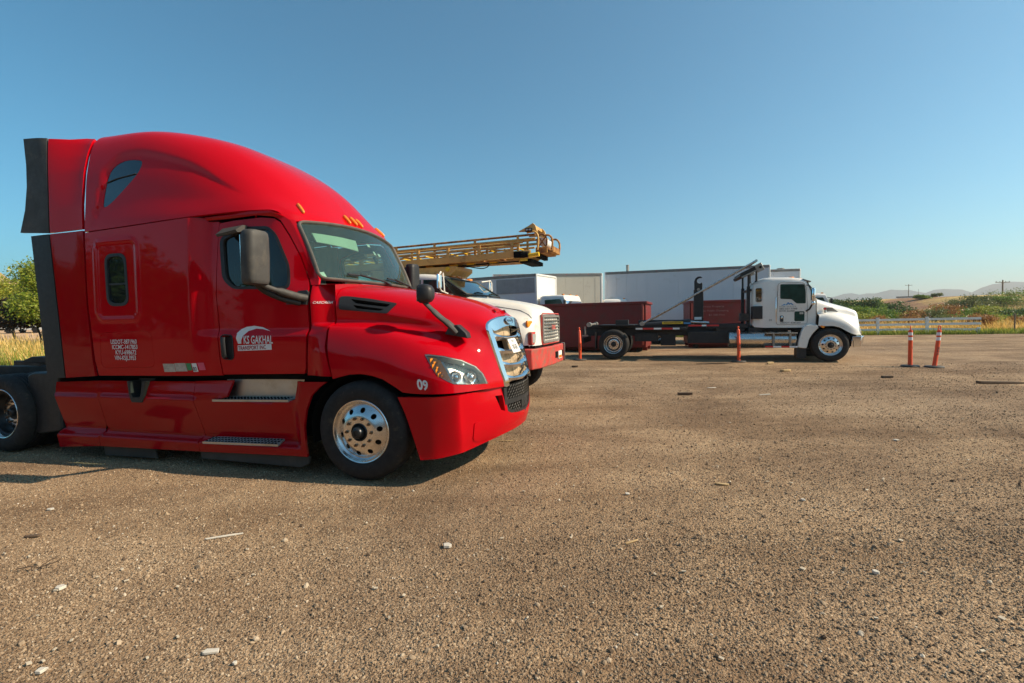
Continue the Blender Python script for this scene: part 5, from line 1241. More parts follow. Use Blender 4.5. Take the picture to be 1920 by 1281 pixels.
# boom support, turret
b=MB(); b.bb(-5.4,-4.5,-.5,.5,1.18,1.9); b.bb(-5.15,-4.75,-.35,.35,1.9,2.75); b.obj('boom_pedestal','tan',GM,30,bev=.02)
b=MB(); b.prism([(-3.9,2.50),(-1.96,2.50),(-1.80,2.62),(-1.80,2.70),(-3.9,2.70)],lambda a,c,d:(a,d,c),-.42,.42); b.obj('boom_cradle','tan',GM,30,bev=.015)
b=MB(); b.box((-2.05,-.2,2.61),(.18,.3,.10)); b.cyl((-2.0,-.45,2.64),(-2.0,.0,2.64),.05); b.obj('cradle_bracket','yellow',GM,30,bev=.01)
sl_=.0175
bz=lambda x,z:z+sl_*(x+3.0)
BO=MB()
for s_ in (-1,1):
    BO.prism([(-8.6,bz(-8.6,2.705)),(-.15,bz(-.15,2.74)),(-.02,bz(0,2.80)),(-.02,bz(0,2.86)),(-.15,bz(-.15,2.875)),(-3,bz(-3,2.865)),(-8.6,bz(-8.6,2.865))],lambda a,c,d:(a,s_*d,c),.40,.47)
bo=BO.obj('boom_beam','tan',GM,30,bev=.006); bo.location=(-.17,0,0)
b=MB()
for x in np.arange(-8.2,-.2,.42): b.bb(x-.03,x+.03,-.42,.42,bz(x,2.72),bz(x,2.75))
b.bb(-8.4,-.4,-.38,.38,bz(-4,2.765),bz(-4,2.775)); b.obj('boom_crossmember','tanrust',bo,30)
def rail(x0,x1,z,y,r,m='tan'):
    n=8; return tubeobj('ladder_rail',[(x0+(x1-x0)*i/n,y,bz(x0+(x1-x0)*i/n,z)) for i in range(n+1)],r,m,bo,6)
for s_ in (-1,1):
    rail(-8.4,-.28,2.975,s_*.44,.030); rail(-8.4,-.18,3.04,s_*.42,.022)
    rail(-8.2,.05,3.10,s_*.33,.027); rail(-8.2,.05,3.185,s_*.33,.022,'tanrust')
    for i,x in enumerate(np.arange(-8.1,-.1,.70)): 
        MB().bb(x-.028,x+.028,s_*.435,s_*.475,bz(x,2.80),bz(x,3.05)).obj('ladder_post','tan',bo,30)
    for i,x in enumerate(np.arange(-7.75,.0,.93)):
        MB().bb(x-.022,x+.022,s_*.31,s_*.35,bz(x,2.88),bz(x,3.19)).obj('ladder_post','tan',bo,30)
    V=[];b=MB()
    xs=np.arange(-8.1,-.2,.70)
    for i in range(len(xs)-1):
        z0,z1=(2.87,2.985) if i%2 else (2.985,2.87)
        b.tube([(xs[i],s_*.45,bz(xs[i],z0)),(xs[i+1],s_*.45,bz(xs[i+1],z1))],.018,6)
    b.obj('ladder_brace','tan',bo,60)
b=MB()
for x in np.arange(-8.1,-.1,.30): b.cyl((x,-.33,bz(x,2.94)),(x,.33,bz(x,2.94)),.014,6)
b.obj('ladder_rung','yellow',bo,50)
# tip: guard plate, lamp, hoops, basket box, dark fittings
b=MB(); b.prism([(-.28,3.31),(-.08,3.40),(.02,3.455),(.07,3.40),(.10,3.29)],lambda a,c,d:(a,d,c),-.38,-.30); b.prism([(-.28,3.31),(-.05,3.42),(.02,3.455),(.07,3.40),(.10,3.29)],lambda a,c,d:(a,d,c),.30,.36); b.bb(-.02,.02,-.36,.36,3.38,3.44); b.obj('guard_plate','tan',bo,30)
b=MB(); b.bb(-.12,.02,-.46,-.40,3.28,3.35); b.obj('work_lamp','dark',bo,30,bev=.01); b=MB(); b.bb(-.10,-.06,-.47,-.46,3.30,3.33); b.bb(-.04,.0,-.47,-.46,3.30,3.33); b.obj('lamp_lens','silverst',bo,None)
for x0,hh_,yy in ((.10,3.27,-.40),(.10,3.27,.40),(.36,3.20,.30),(.36,3.20,-.30)):
    b=MB(); b.tube(smoothpts([(x0-.20 if x0<.2 else x0-.16,yy,hh_-.0),(x0-.05,yy,hh_+.01),(x0+.02,yy,hh_-.06),(x0+.03,yy,hh_-.18),(x0+.01,yy,2.92)],4),.020,8); b.obj('guard_hoop','tan' if x0<.2 else 'tanrust',bo,60)
b=MB(); b.bb(.06,.30,-.36,.36,2.86,2.98); b.bb(.28,.40,-.30,.30,2.88,2.91); b.bb(.38,.40,-.30,.30,2.90,3.0); b.obj('tip_box','tanrust',bo,30,bev=.01)
b=MB(); V=[(.18+.10*math.cos(t),-.30,3.09+.15*math.sin(t)) for t in np.linspace(0,2*PI,18,endpoint=False)]; b.tube(V,.016,6,True); b.tube([(.10,-.30,3.2),(.26,-.30,2.98)],.012,6); b.tube([(.10,-.30,2.98),(.26,-.30,3.2)],.012,6); b.obj('sheave_guard','tanrust',bo,60)
b=MB(); b.cyl((.18,-.27,3.09),(.18,.27,3.09),.085,16); b.obj('cable_sheave','paper',bo,50)
b=MB(); b.box((-.9,0,bz(-.9,3.10)),(1.0,.22,.13)); b.obj('winch_housing','tanrust',bo,30,bev=.03)
b=MB(); b.bb(-.25,.0,-.42,.42,2.68,2.76); b.cyl((-.2,-.5,2.83),(-.05,-.5,2.83),.055); b.bb(.05,.14,-.3,.3,2.78,2.86); b.bb(-.35,-.15,-.51,-.45,2.78,2.90); b.obj('tip_fitting','dark',bo,30,bev=.01)
b=MB(); b.cyl((-.05,-.46,2.81),(.16,-.46,2.83),.045,12); b.box((-.15,-.47,2.74),(.14,.05,.05)); b.obj('tip_motor','yellow',bo,40)
b=MB(); b.tube(smoothpts([(-1.55,-.3,bz(-1.5,2.69)),(-1.3,-.3,2.66),(-1.1,-.3,2.63),(-.98,-.3,2.66),(-.95,-.3,2.72)],5),.010,6); b.tube(smoothpts([(-3.2,-.32,bz(-3.2,2.69)),(-2.2,-.32,2.68),(-1.3,-.32,2.71),(-.3,-.32,2.73)],5),.014,6); b.obj('hydraulic_hose','dark',bo,60)
for x in (-1.75,-1.35,-.85,-2.3): MB().box((x,-.30,bz(x,2.70)),(.16,.10,.035)).obj('hose_clamp','yellow',bo,30)
# ================================================================ BOX TRUCKS AND TRAILERS
M['boxwhite']=mat('box_side_aluminium',(.56,.58,.62),.45,0,.04,.6,0,0,.2,.2,.5,(.30,.29,.27),.05,ds=.7)
M['boxbright']=mat('box_front_white',(.70,.69,.66),.4,0,.04,1)
M['boxbeige']=mat('beige_box_panel',(.52,.48,.40),.5,0,.05,.8,0,0,.1,.2,.4,(.35,.28,.2),.1)
M['trimgrey']=mat('grey_box_trim',(.20,.195,.19),.55,.3,.12,4,0,0,0,0,.5,(.11,.09,.07),.2)
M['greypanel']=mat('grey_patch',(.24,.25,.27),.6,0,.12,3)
def boxbody(root,L,Wd,z0,z1,npan,side_m='boxwhite',trim='trimgrey',front_m='boxbright',rad=.10,name='cargo_box'):
    """box from x=-L..0, the near side at y=0, far side at y=+Wd"""
    cb=MB(); cb.bb(-L+.03,-.03,.03,Wd-.03,z0,z1-.03); cbx=cb.obj(name,front_m,root,30,bev=rad*.5)
    w=(L-.24)/npan
    me=None
    for i in range(npan):
        x0=-L+.12+w*i
        b=MB(); b.bb(x0+.003,x0+w-.003,-.004,.03,z0+.10,z1-.14); o=b.obj('side_panel',side_m,cbx,30)
    MB().bb(-L+.05,-.05,-.025,.03,z1-.14,z1).obj('top_rail',trim,cbx,30,bev=.012); MB().bb(-L+.05,-.05,-.02,.03,z0,z0+.10).obj('bottom_rail',trim,cbx,30,bev=.012); MB().bb(-L+.05,-.05,Wd-.03,Wd+.025,z1-.14,z1).obj('top_rail',trim,cbx,30,bev=.012)
    b=MB(); b.bb(-.12,.0,-.02,.06,z0,z1-.02); b.bb(-.12,.0,Wd-.06,Wd+.02,z0,z1-.02); b.bb(-.06,.012,.06,Wd-.06,z1-.10,z1-.005); b.obj('front_corner_post','boxbright',cbx,30,bev=.03,segs=3)
    b=MB(); b.bb(-L,-L+.12,-.02,.06,z0,z1); b.obj('rear_corner_post','boxwhite',cbx,30,bev=.01)
    b=MB()
    for k in range(int(L/1.2)): x=-L+.4+1.2*k; b.box((x,-.027,z1-.06),(.05,.01,.02))
    b.obj('marker_light','taper',cbx,None)
    return cbx
def cabover(root,x0,w,z1,m='boxbright'):
    """tilt cab in front of a box; x0 rear of the cab"""
    secs=[cabring(x0,w*.5-.05,.55,z1-.05,.1),cabring(x0+.15,w*.5,.55,z1,.12),cabring(x0+1.0,w*.5,.55,z1,.12),cabring(0,w*.5-.02,.55,z1-.02,.12,.05,lambda z:x0+1.25+.38*min(1,max(0,(z1-.1-z)/.85)))]
    secs=[[ (a,b_+w*.5,c) for a,b_,c in s] for s in secs]
    cb=loft(secs,'cab',m,root)
    for y in (-.006,w+.006):
        MB().pxz(roundpoly([(x0+.30,z1-.22),(x0+1.12,z1-.20),(x0+1.38,z1-.80),(x0+.32,z1-.80)],.05,3),y-.006,y+.006).obj('side_window','greenglass',cb,None)
    b=MB(); b.add([(x0+1.29,.12,z1-.18),(x0+1.29,w-.12,z1-.18),(x0+1.63,w-.08,z1-.92),(x0+1.63,.08,z1-.92)],[(0,1,2,3)]); b.obj('windshield','tealglass',cb,None)
    b=MB(); b.box((x0+1.42,-.18,z1-.45),(.06,.16,.36)); b.tube([(x0+1.3,0,z1-.2),(x0+1.42,-.18,z1-.25)],.015,6); b.obj('mirror','black',cb,30)
    for y in (.25,w*.5,w-.25): MB().box((x0+1.15,y,z1+.02),(.08,.12,.05)).obj('clearance_light','amber',cb,30)
    return cb
def runninggear(root,xs,Wd,axles,z=.5):
    b=MB(); b.bb(xs[0],xs[1],Wd*.5-.45,Wd*.5-.37,.75,1.02); b.bb(xs[0],xs[1],Wd*.5+.37,Wd*.5+.45,.75,1.02); b.obj('chassis_rail','frame',root,30)
    for x in axles:
        wheel(root,x,.02,.50,R=.50,w=.29,kind='drive',side=-1,detail=False); wheel(root,x,Wd-.02,.50,R=.50,w=.29,kind='drive',side=1,detail=False)
def W2(x,y): return gzf(x,y)
# box truck 1
yw=math.radians(-30); B1=thing('box_truck','white box truck with grey patch on its shaded side and low cab facing right','truck',(1.27,24.3,gzf(1.3,24.5)),yw)
c1=boxbody(B1,6.4,2.25,1.05,3.70,9)
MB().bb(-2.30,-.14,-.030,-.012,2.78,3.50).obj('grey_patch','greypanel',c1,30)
cabover(B1,.10,2.15,2.62); runninggear(B1,(-6.2,1.4),2.25,(1.0,-4.4))
# box truck 2, beige
B2=thing('box_truck','beige box body with a narrow side door standing between two white boxes','truck',(5.0,27.3,gzf(5,28)),math.radians(5))
c2=boxbody(B2,6.0,2.3,1.05,3.92,6,'boxbeige','trimgrey','boxbright')
b=MB(); b.bb(-2.74,-2.66,-.035,-.010,1.1,3.72); b.obj('door_post','trimgrey',c2,30); MB().bb(-4.3,-2.74,-.02,-.006,1.15,3.62).obj('side_door','boxbeige',c2,30,bev=.01)
MB().bb(-4.3,-2.66,-.03,-.008,3.62,3.72).obj('door_header','trimgrey',c2,30)
b=MB()
for k in range(34): b.box((-.42,-.012,1.3+.072*k),(.02,.012,.02)); 
for k in range(16): b.box((-2.4+.13*k,-.032,3.80),(.02,.012,.02))
b.obj('rivet','trimgrey',c2,None)
runninggear(B2,(-5.8,1.2),2.3,(-4.3,)); cabover(B2,.10,2.15,2.5)
# long trailer
T3=thing('box_trailer','longest white box trailer standing behind the hook lift truck','trailer',(13.22,25.55,gzf(13,25)),math.radians(-16.8))
c3=boxbody(T3,8.35,2.5,1.05,4.02,15); runninggear(T3,(-8.1,-.5),2.5,(-6.9,-5.6))
b=MB()
for y in (.5,2.0): b.bb(-1.9,-1.78,y-.06,y+.06,0,1.05)
b.obj('landing_leg','frame',T3,30)
b=MB(); b.cyl((-7.3,1.6,3.98),(-7.3,1.6,4.78),.085,12); b.cyl((-7.3,1.6,4.76),(-7.3,1.6,4.80),.10,12); tag(b.obj('exhaust_stack','steelw',None,30),'short rusty pipe rising above the roof line of the long white trailer','pipe')
ex=bpy.data.objects['exhaust_stack']
M4=Matrix.Translation((13.22,25.55,0))@Matrix.Rotation(math.radians(-16.8),4,'Z'); ex.matrix_world=M4
ex.data.transform(Matrix.Translation((0,1.6,0)))
b=MB(); b.cyl((-7.3,3.2,0),(-7.3,3.2,4.0),.085,12); 
me2=mesh('p',b.v,b.f,40); bm=bmesh.new(); bm.from_mesh(ex.data); bm.from_mesh(me2); bm.to_mesh(ex.data); bm.free()
# fourth trailer, behind the cab of the hook truck
T4=thing('box_trailer','small white trailer with a rounded roof corner showing just above the hook lift cab','trailer',(15.95,27.6,gzf(16,28)),math.radians(-8))
c4=boxbody(T4,5.4,2.4,1.05,3.98,8,'boxwhite','trimgrey','boxbright',.25); runninggear(T4,(-5.2,-.4),2.4,(-4.2,))
b=MB(); b.cyl((-.9,.4,4.0),(-.9,.4,4.06),.2); b.obj('roof_vent','steelw',c4,30)
# white tractor cab peeping out behind the hook truck hood
T5=thing('parked_truck','white rounded truck cab peeping out behind the hood of the hook lift truck','truck',(14.25,24.9,gzf(15,25)-.05),math.radians(-14))
cabover(T5,.0,2.1,2.52); runninggear(T5,(-3.5,1.2),2.1,(.9,-2.6)); MB().bb(-3.6,-.1,.0,2.1,1.0,1.12).obj('flat_deck','frame',T5,30)
# ================================================================ ROLL-OFF CONTAINERS
M['maroon']=mat('maroon_container_paint',(.175,.016,.014),.55,0,.10,1.5,.03,20,.15,.25,.4,(.10,.035,.025),.25,ds=2)
M['notice']=mat('faded_lettering',(.30,.15,.14),.7)
M['maroonl']=mat('faded_maroon_post',(.42,.07,.045),.6,0,.15,3)
def dumpster(name,label,loc,yaw,L,H,Wd=2.3,nr=0):
    R0=thing(name,label,'container',loc,yaw,None)
    b=MB(); b.bb(-L,0,0,.05,.25,H); b.bb(-L,0,Wd-.05,Wd,.25,H); b.bb(-L,-L+.05,0,Wd,.25,H); b.bb(-.05,0,0,Wd,.25,H); b.bb(-L,0,0,Wd,.2,.27); b.obj('container_wall','maroon',R0,30,bev=.006)
    for q in ((-L-.04,.06,-.06,.06),(-L-.04,.06,Wd-.06,Wd+.06),(-.05,.07,.062,Wd-.062),(-L-.05,-L+.06,.062,Wd-.062)): MB().bb(*q,H-.09,H+.018).obj('top_rail','maroon',R0,30,bev=.012)
    b=MB(); b.bb(-.16,-.08,-.05,.0,.3,H-.09); b.obj('corner_post','maroonl',R0,30,bev=.01)
    b=MB(); b.bb(-L+.05,-L+.12,-.05,.0,.3,H-.09); b.obj('corner_post','maroonl',R0,30,bev=.01)
    for i in range(nr): x=-L+L*(i+1)/(nr+1); MB().bb(x-.05,x+.05,-.045,0,.3,H-.09).obj('side_rib','maroon',R0,30,bev=.01)
    b=MB(); b.bb(-L,0,-.03,.04,.22,.36); b.bb(-L,0,.5,.62,.04,.22); b.bb(-L,0,Wd-.62,Wd-.5,.04,.22); b.obj('floor_rail','maroon',R0,30)
    b=MB()
    for x in (-.3,-L+.3):
        for y in (.35,Wd-.35): b.cyl((x,y-.1,.12),(x,y+.1,.12),.12,14)
    b.obj('ground_roller','frame',R0,40)
    b=MB(); b.box((.06,.25,1.2),(.10,.06,.30)); b.box((.10,.25,.95),(.06,.08,.10)); b.obj('door_latch','maroonl',R0,30,bev=.01)
    return R0
D1=dumpster('roll_off_container','longer maroon roll off container, nearer the boom truck',(5.62,20.95,gzf(5.6,21)),math.radians(-21),7.0,2.12,nr=0)
D2=dumpster('roll_off_container','maroon roll off container with white no dumping notice behind the hoist hook',(12.0,22.0,gzf(11.7,22)),math.radians(-12),3.95,2.16,nr=0)
for i,(s,dx) in enumerate((('Private Property',0),('No Public Dumping',0),('$1 500 Fine',.30))):
    text('notice_lettering',s,.115,lambda a,c:(-3.45+dx+a,-.055,1.86-.19*i+c),'notice',D2,1.25,.004)
# ================================================================ DELINEATOR POSTS
def post(x,y,lean,loop,bands,label,scale=1.0,rz=0,letters=None):
    z=gzf(x,y); R0=thing('delineator_post',label,'bollard',(x,y,z),group='orange delineator posts on black bases',rot=(0,0,rz))
    b=MB(); b.lathe([(0,.0),(.235,.0),(.24,.02),(.215,.045),(.10,.055),(.0,.055)],lambda a,c,h:(a,c*.95,h),18)
    b.obj('base','blackfade',R0,40)
    e=bpy.data.objects.new('post',None)
    sh=lambda p:(p[0]+lean*p[2]+.012*math.sin(p[2]*3),p[1],p[2])
    H=1.12 if loop else 1.16
    b=MB(); n=16
    prof=[(.060,.05),(.055,.10),(.052,.5),(.050,.86),(.052,.87),(.052,1.02)] if loop else [(.056,.05),(.052,.10),(.050,.60),(.054,.61),(.054,.63),(.048,.64),(.048,1.04),(.038,1.06),(.018,1.08),(.018,1.10),(.032,1.12),(.034,1.14),(.022,1.165),(0,1.17)]
    b.lathe(prof+([(.045,1.05),(0,1.06)] if loop else []),lambda a,c,h:sh((a,c,h)),n); pst=b.obj('tube','orange',R0,50)
    if loop: MB().tube([sh((.036*math.cos(t),0,1.10+.075*math.sin(t))) for t in np.linspace(0,2*PI,18,endpoint=False)],.013,8,True).obj('handle_loop','orange',R0,60)
    for z0,z1 in bands: b=MB(); b.lathe([(.0535,z0),(.0535,z1)],lambda a,c,h:sh((a,c,h)),n); b.obj('reflective_band','tapew',R0,60)
    if letters:
        def fn(a,c):
            t=c/.057; p=sh((.057*math.sin(t),-.057*math.cos(t),.58-a)); return p
        text('post_lettering',letters,.085,lambda a,c:fn(a,c-.03),'blackdecal',R0,1.5,.02)
    return R0
post(2.41,17.75,-.01,False,[],'orange post standing left of the hook lift truck rear wheel',letters='SDK')
post(7.38,16.25,-.015,False,[],'orange post standing in front of the hook lift truck fuel tank',letters='SDK',rz=.2)
post(11.40,14.28,-.045,True,[(.90,.985),(.76,.85)],'nearly upright orange post with white bands at the right, near the fence',letters='S',rz=.9)
post(11.87,14.02,.125,True,[(.90,.985),(.76,.85)],'orange banded post leaning to the right beside its upright neighbour',letters='SDK',rz=0)
# ================================================================ WHITE RAIL FENCE
M['vinyl']=mat('white_vinyl',(.70,.69,.66),.5,0,.05,2,0,0,0,0,.4,(.45,.38,.28),.1)
FN=thing('rail_fence','white three rail vinyl fence along the far edge of the gravel lot','fence',(0,0,0))
fa=Vector((9.5,37.3,0)); fb=Vector((29.45,31.35,0)); fd=(fb-fa).normalized(); Lf=(fb-fa).length; npst=8; sp_=2.72
pts=[fb-fd*(sp_*i+.12) for i in range(npst)]
ang=math.atan2(fd.y,fd.x)
for i,p in enumerate(pts):
    z=gzf(p.x,p.y); b=MB(); h=1.10 if i else .42
    b.box((p.x,p.y,z+h/2),(.15,.15,h),ang); 
    if i: b.box((p.x,p.y,z+h+.015),(.16,.16,.03),ang)
    b.obj('fence_post','vinyl',FN,30,bev=.008)
for i in range(npst-1):
    for k,hh_ in enumerate((.34,.66,.98)):
        a,c=pts[i+1],pts[i]; 
        if i==0 and k>0: c=fb
        za=gzf(a.x,a.y)+hh_; zc=gzf(c.x,c.y)+hh_-(.06 if (i==0 and k==0) else 0)
        V=[];nn=Vector((-fd.y,fd.x,0))*.022
        for q,zz in ((a,za),(c,zc)):
            for s1,s2 in ((-1,-1),(1,-1),(1,1),(-1,1)): V.append((q.x+nn.x*s1,q.y+nn.y*s1,zz+.072*s2))
        b=MB(); b.add(V,[(0,1,5,4),(1,2,6,5),(2,3,7,6),(3,0,4,7),(0,3,2,1),(4,5,6,7)]); b.obj('fence_rail','vinyl',FN,30)
# ================================================================ POLES, POSTS, BUCKET
M['wood']=mat('weathered_wood',(.16,.11,.075),.85,0,.3,6,.2,50)
M['woodl']=mat('pale_timber',(.34,.24,.13),.8,0,.2,8,.2,80)
def pole(name,x,y,h,arm,label,r=.16,cat='pole',yaw=.0,dbl=False):
    z=gzf(x,y); R0=thing(name,label,cat,(x,y,z),yaw)
    MB().cyl((0,0,-.3),(0,0,h),r,10,r*.65).obj('pole_shaft','wood',R0,40)
    if arm:
        MB().bb(-arm/2,arm/2,-.06,.06,h-.55,h-.42).obj('crossarm','wood',R0,30)
        for q in ((-.46,-.2,.2,.46) if dbl else (-.46,.46)): MB().cyl((arm*q,0,h-.42),(arm*q,0,h-.22),.05,8).obj('insulator','steelw',R0,40)
        MB().tube([(-.35,0,h-.5),(0,-.1,h-1.1),(.35,0,h-.5)],.03,5).obj('arm_brace','steelw',R0,40)
    return R0
pole('utility_pole',165.0,208.0,8.6,3.0,'smaller utility pole with one crossarm standing above the distant trees')
pole('utility_pole',103.0,105.0,7.9-gzf(103,105),3.0,'taller utility pole with wide crossarm on the brown hill at the right',.17,dbl=True)
pole('antenna_mast',178.0,219.0,7.0,0,'thin bare pole beside the smaller utility pole',.07,'pole')
R0=thing('wooden_post','thin leaning wooden stake at the edge of the lot beyond the fence end','post',(31.6,31.4,gzf(31.6,31.4)),rot=(0,.02,0)); MB().cyl((0,0,-.1),(0,0,1.25),.045,8,.035).obj('stake','wood',R0,40); MB().box((0,0,1.1),(.12,.05,.14)).obj('stake_cap','wood',R0,30)
b=MB(); b.lathe([(0,0),(.13,0),(.15,.30),(.155,.31),(.13,.31),(.12,.05),(0,.05)],lambda a,c,h:(a,c,h),20); o=b.obj('bucket','vinyl',None,40); o.location=(32.0,30.9,gzf(32,30.9)); tag(o,'small white bucket on the ground beside the thin wooden stake','bucket')
x,y=-24.8,26.5; R0=thing('wooden_post','pale round timber post in the tall grass left of the red tractor','post',(x,y,gzf(x,y))); MB().cyl((0,0,-.3),(0,0,1.35),.11,12,.10).obj('post_shaft','woodl',R0,40); MB().cyl((.18,.1,-.3),(.19,.1,1.28),.05,8).obj('post_stake','wood',R0,40)
# parked cars on the road behind the left-hand trees
def car(x,y,yaw,label,m='vinyl'):
    R0=thing('parked_car',label,'car',(x,y,gzf(x,y)),yaw,'white cars parked behind the left trees')
    pr_=[(-2.2,.35),(-2.2,.75),(-2.05,.92),(-1.35,.98),(-.85,1.42),(.45,1.45),(1.05,1.02),(2.0,.88),(2.2,.65),(2.2,.35)]
    secs=[]
    for yy,k in ((-.88,.0),(-.86,.5),(-.70,1),(.70,1),(.86,.5),(.88,0)):
        secs.append([(a*(1 if c<1 else .96+.04*(1-k)),yy*(1 if c<1.0 else .86),c-(1-k)*.03) for a,c in pr_])
    loft(secs,'body',m,R0,35)
    for s_ in (-1,1):
        MB().prism([(-1.22,1.0),(-.80,1.36),(.40,1.38),(.92,1.02)],lambda a,c,d:(a,s_*(.865-.27*(c-1.0)+d),c),0,.01).obj('window','greenglass',R0,None)
        for xx in (-1.35,1.4): MB().cyl((xx,s_*.92,.32),(xx,s_*.70,.32),.32,18).obj('wheel','rubber',R0,40)
        for xx in (2.16,): MB().box((xx,s_*.68,.68),(.06,.3,.12)).obj('headlight','silverst',R0,30)
    MB().add([(.55,-.62,1.42),(.55,.62,1.42),(1.06,.72,1.03),(1.06,-.72,1.03)],[(0,1,2,3)]).obj('windshield','greenglass',R0,None)
    return R0
car(-58.5,54.0,.1,'white car parked leftmost behind the tree trunks'); car(-52.6,54.5,.06,'white car parked behind the tree, nearer the tall tractor')
# ================================================================ LITTER, BITS OF TIMBER AND A SHADOW STRIP ON THE GRAVEL
M['chalk']=mat('white_litter',(.58,.53,.45),.8,0,.1,20); M['chips']=mat('pale_chips',(.52,.44,.33),.85,0,.2,40); M['plywood']=mat('splintered_timber',(.46,.32,.16),.85,0,.25,25,.2,90); M['darkwood']=mat('dark_broken_timber',(.10,.065,.04),.85,0,.3,20)
def litter(name,x,y,L,W_,T,yaw,m,label,cat,seed=0,rough=.25):
    r=random.Random(seed); n=9; z=gzf(x,y)
    out=[]
    for i in range(n):
        a=2*PI*i/n+r.uniform(-.2,.2); k=1+r.uniform(-rough,rough); out.append((L/2*k*math.copysign(abs(math.cos(a))**.6,math.cos(a)),W_/2*k*math.copysign(abs(math.sin(a))**.6,math.sin(a))))
    b=MB(); b.prism(out,lambda a,c,d:(a,c,d+.10*T*math.sin(a*9)),0,T); o=b.obj(name,m,None,30,bev=min(T,W_)*.12); o.location=(x,y,z+.006); o.rotation_euler=(r.uniform(-.05,.05),r.uniform(-.04,.04),yaw); tag(o,label,cat); return o
LT=[
('wood_or_shadow_strip',418,1008,.24,.022,.008,.45,'chalk','long pale wood strip lying in the left foreground','stick'),
('paper_scrap',838,1027,.055,.05,.02,.3,'chalk','crumpled white lump lying left of the middle foreground','litter'),
('paper_scrap',113,1106,.05,.045,.018,.1,'chalk','small white lump near the left edge of the foreground','litter'),
('wood_chip',395,1226,.075,.035,.012,.2,'chalk','pale chip near the bottom edge, left of centre','litter'),
('wood_chip',95,957,.06,.035,.012,.4,'chalk','pale flake in the sunlit gravel before the tractor tank','litter'),
('wood_chip',1353,910,.12,.035,.012,-.3,'plywood','pale splinter right of the middle of the lot','litter'),
('wood_or_shadow_strip',1185,1018,.10,.012,.008,.5,'plywood','thin straw coloured twig in the middle foreground','stick'),
('timber_piece',1283,741,.30,.10,.05,-.25,'darkwood','short dark timber offcut in front of the roll off containers','timber'),
('timber_plank',1872,720,.95,.12,.05,-.06,'darkwood','long weathered plank lying at the right edge of the lot','plank'),
('timber_piece',1473,697,.30,.12,.06,.05,'plywood','yellowish timber piece in front of the hook lift front wheel','timber'),
('timber_piece',1444,683,.24,.16,.06,.4,'plywood','yellowish broken timber near the post by the fuel tank','timber'),
('timber_piece',1663,709,.22,.10,.05,-.2,'darkwood','dark chip on the gravel before the leaning posts','timber'),
('timber_piece',1078,689,.20,.10,.05,-.1,'darkwood','dark flat scrap below the leftmost orange post','timber'),
('wood_chip',1333,728,.22,.05,.012,.1,'chalk','pale sliver in front of the hook lift truck middle','litter'),
('wood_chip',1434,741,.20,.05,.012,.0,'chalk','pale sliver below the hook lift truck steps','litter'),
('paper_scrap',1680,827,.055,.04,.015,.0,'chalk','white fleck below the upright banded post','litter'),
('paper_scrap',1641,1077,.035,.03,.018,.0,'chalk','white pebble sized lump in the right foreground','litter'),
('paper_scrap',1505,940,.03,.03,.015,.0,'chalk','small white fleck right of the middle foreground','litter'),
('wood_chip',1176,928,.04,.03,.012,.0,'chalk','tiny pale flake in front of the tractor bumper','litter'),
('wood_or_shadow_strip',950,828,.28,.02,.008,-.05,'plywood','dry straw stalk lying beside the tractor bumper','stick'),
('wood_or_shadow_strip',1337,683,.9,.06,.03,-.03,'darkwood','thin dark strip laid as the cast shadow of the fuel tank post','plank'),  # dark strip standing in for the orange post's cast shadow
('paper_scrap',440,1248,.02,.02,.012,.0,'chalk','tiny white crumb at the bottom edge','litter'),
('paper_scrap',78,1262,.04,.03,.015,.0,'chalk','white crumb in the bottom left corner','litter'),
('wood_chip',60,1008,.10,.04,.012,.2,'darkwood','small brown bark flake at the left edge','litter'),
]
def ongr(px,py):
    c,s=math.cos(PITCH),math.sin(PITCH)
    d=_r2*((px-960)/F)-_u2*((py-640.5)/F)+_fw; t=-1.59/d.z
    for _ in range(4): x,y=d.x*t,d.y*t; t=(gzf(x,y)-1.59)/d.z
    return d.x*t,d.y*t
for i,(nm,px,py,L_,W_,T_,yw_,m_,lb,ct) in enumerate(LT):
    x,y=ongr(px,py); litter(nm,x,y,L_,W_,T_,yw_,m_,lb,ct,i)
# twig
x,y=ongr(65,1070); b=MB()
b.tube([(-.10,-.02,.02),(-.03,.0,.03),(.03,.0,.02),(.12,.05,.04)],.004,5); b.tube([(-.02,.0,.03),(.02,-.04,.02),(.05,-.06,.03)],.003,5); b.tube([(.03,0,.02),(.07,.04,.05),(.09,.09,.06)],.003,5)
o=b.obj('twig','darkwood',None,40); o.location=(x,y,gzf(x,y)); tag(o,'dark forked twig lying near the left edge of the foreground','twig')
# scattered chips too small to name one by one
b=MB(); rg=random.Random(4)
for k in range(230):
    y=2.2*(18/2.2)**rg.random(); x=rg.uniform(-1.05,1.05)*y; L_=rg.uniform(.006,.022)*(1+.09*y); W_=L_*rg.uniform(.3,.9); a=rg.uniform(0,PI)
    if y>4.3 and x<-.4 and y<8.5 and x>-6: continue
    b.box((x,y,gzf(x,y)+.012),(L_,W_,.006),Matrix.Rotation(a,3,'Z')@Matrix.Rotation(rg.uniform(-.3,.3),3,'X'))
o=b.obj('scattered_chips','chips',None,None); o['kind']='stuff'
# ================================================================ YARD BUILDING ON THE NEAR SIDE OF THE LOT (behind the viewer)
M['shed']=mat('corrugated_wall',(.16,.125,.09),.7,0,.1,1); M['shedl']=mat('cream_wall_band',(.55,.47,.33),.7,0,.08,1)
SH=thing('workshop_building','long low brown workshop with cream doors facing the red tractor across the lot','building',(-6,-22,0),0)
b=MB(); b.bb(-46,30,-12,0,0,6.2); b.obj('wall','shed',SH,30)
b=MB(); b.bb(-46.6,30.6,-12.6,.6,6.2,6.5); b.obj('roof','shed',SH,30)
for x in range(-42,28,8): MB().bb(x-1.8,x+1.8,0,.08,0,3.8).obj('roller_door','shedl',SH,30)
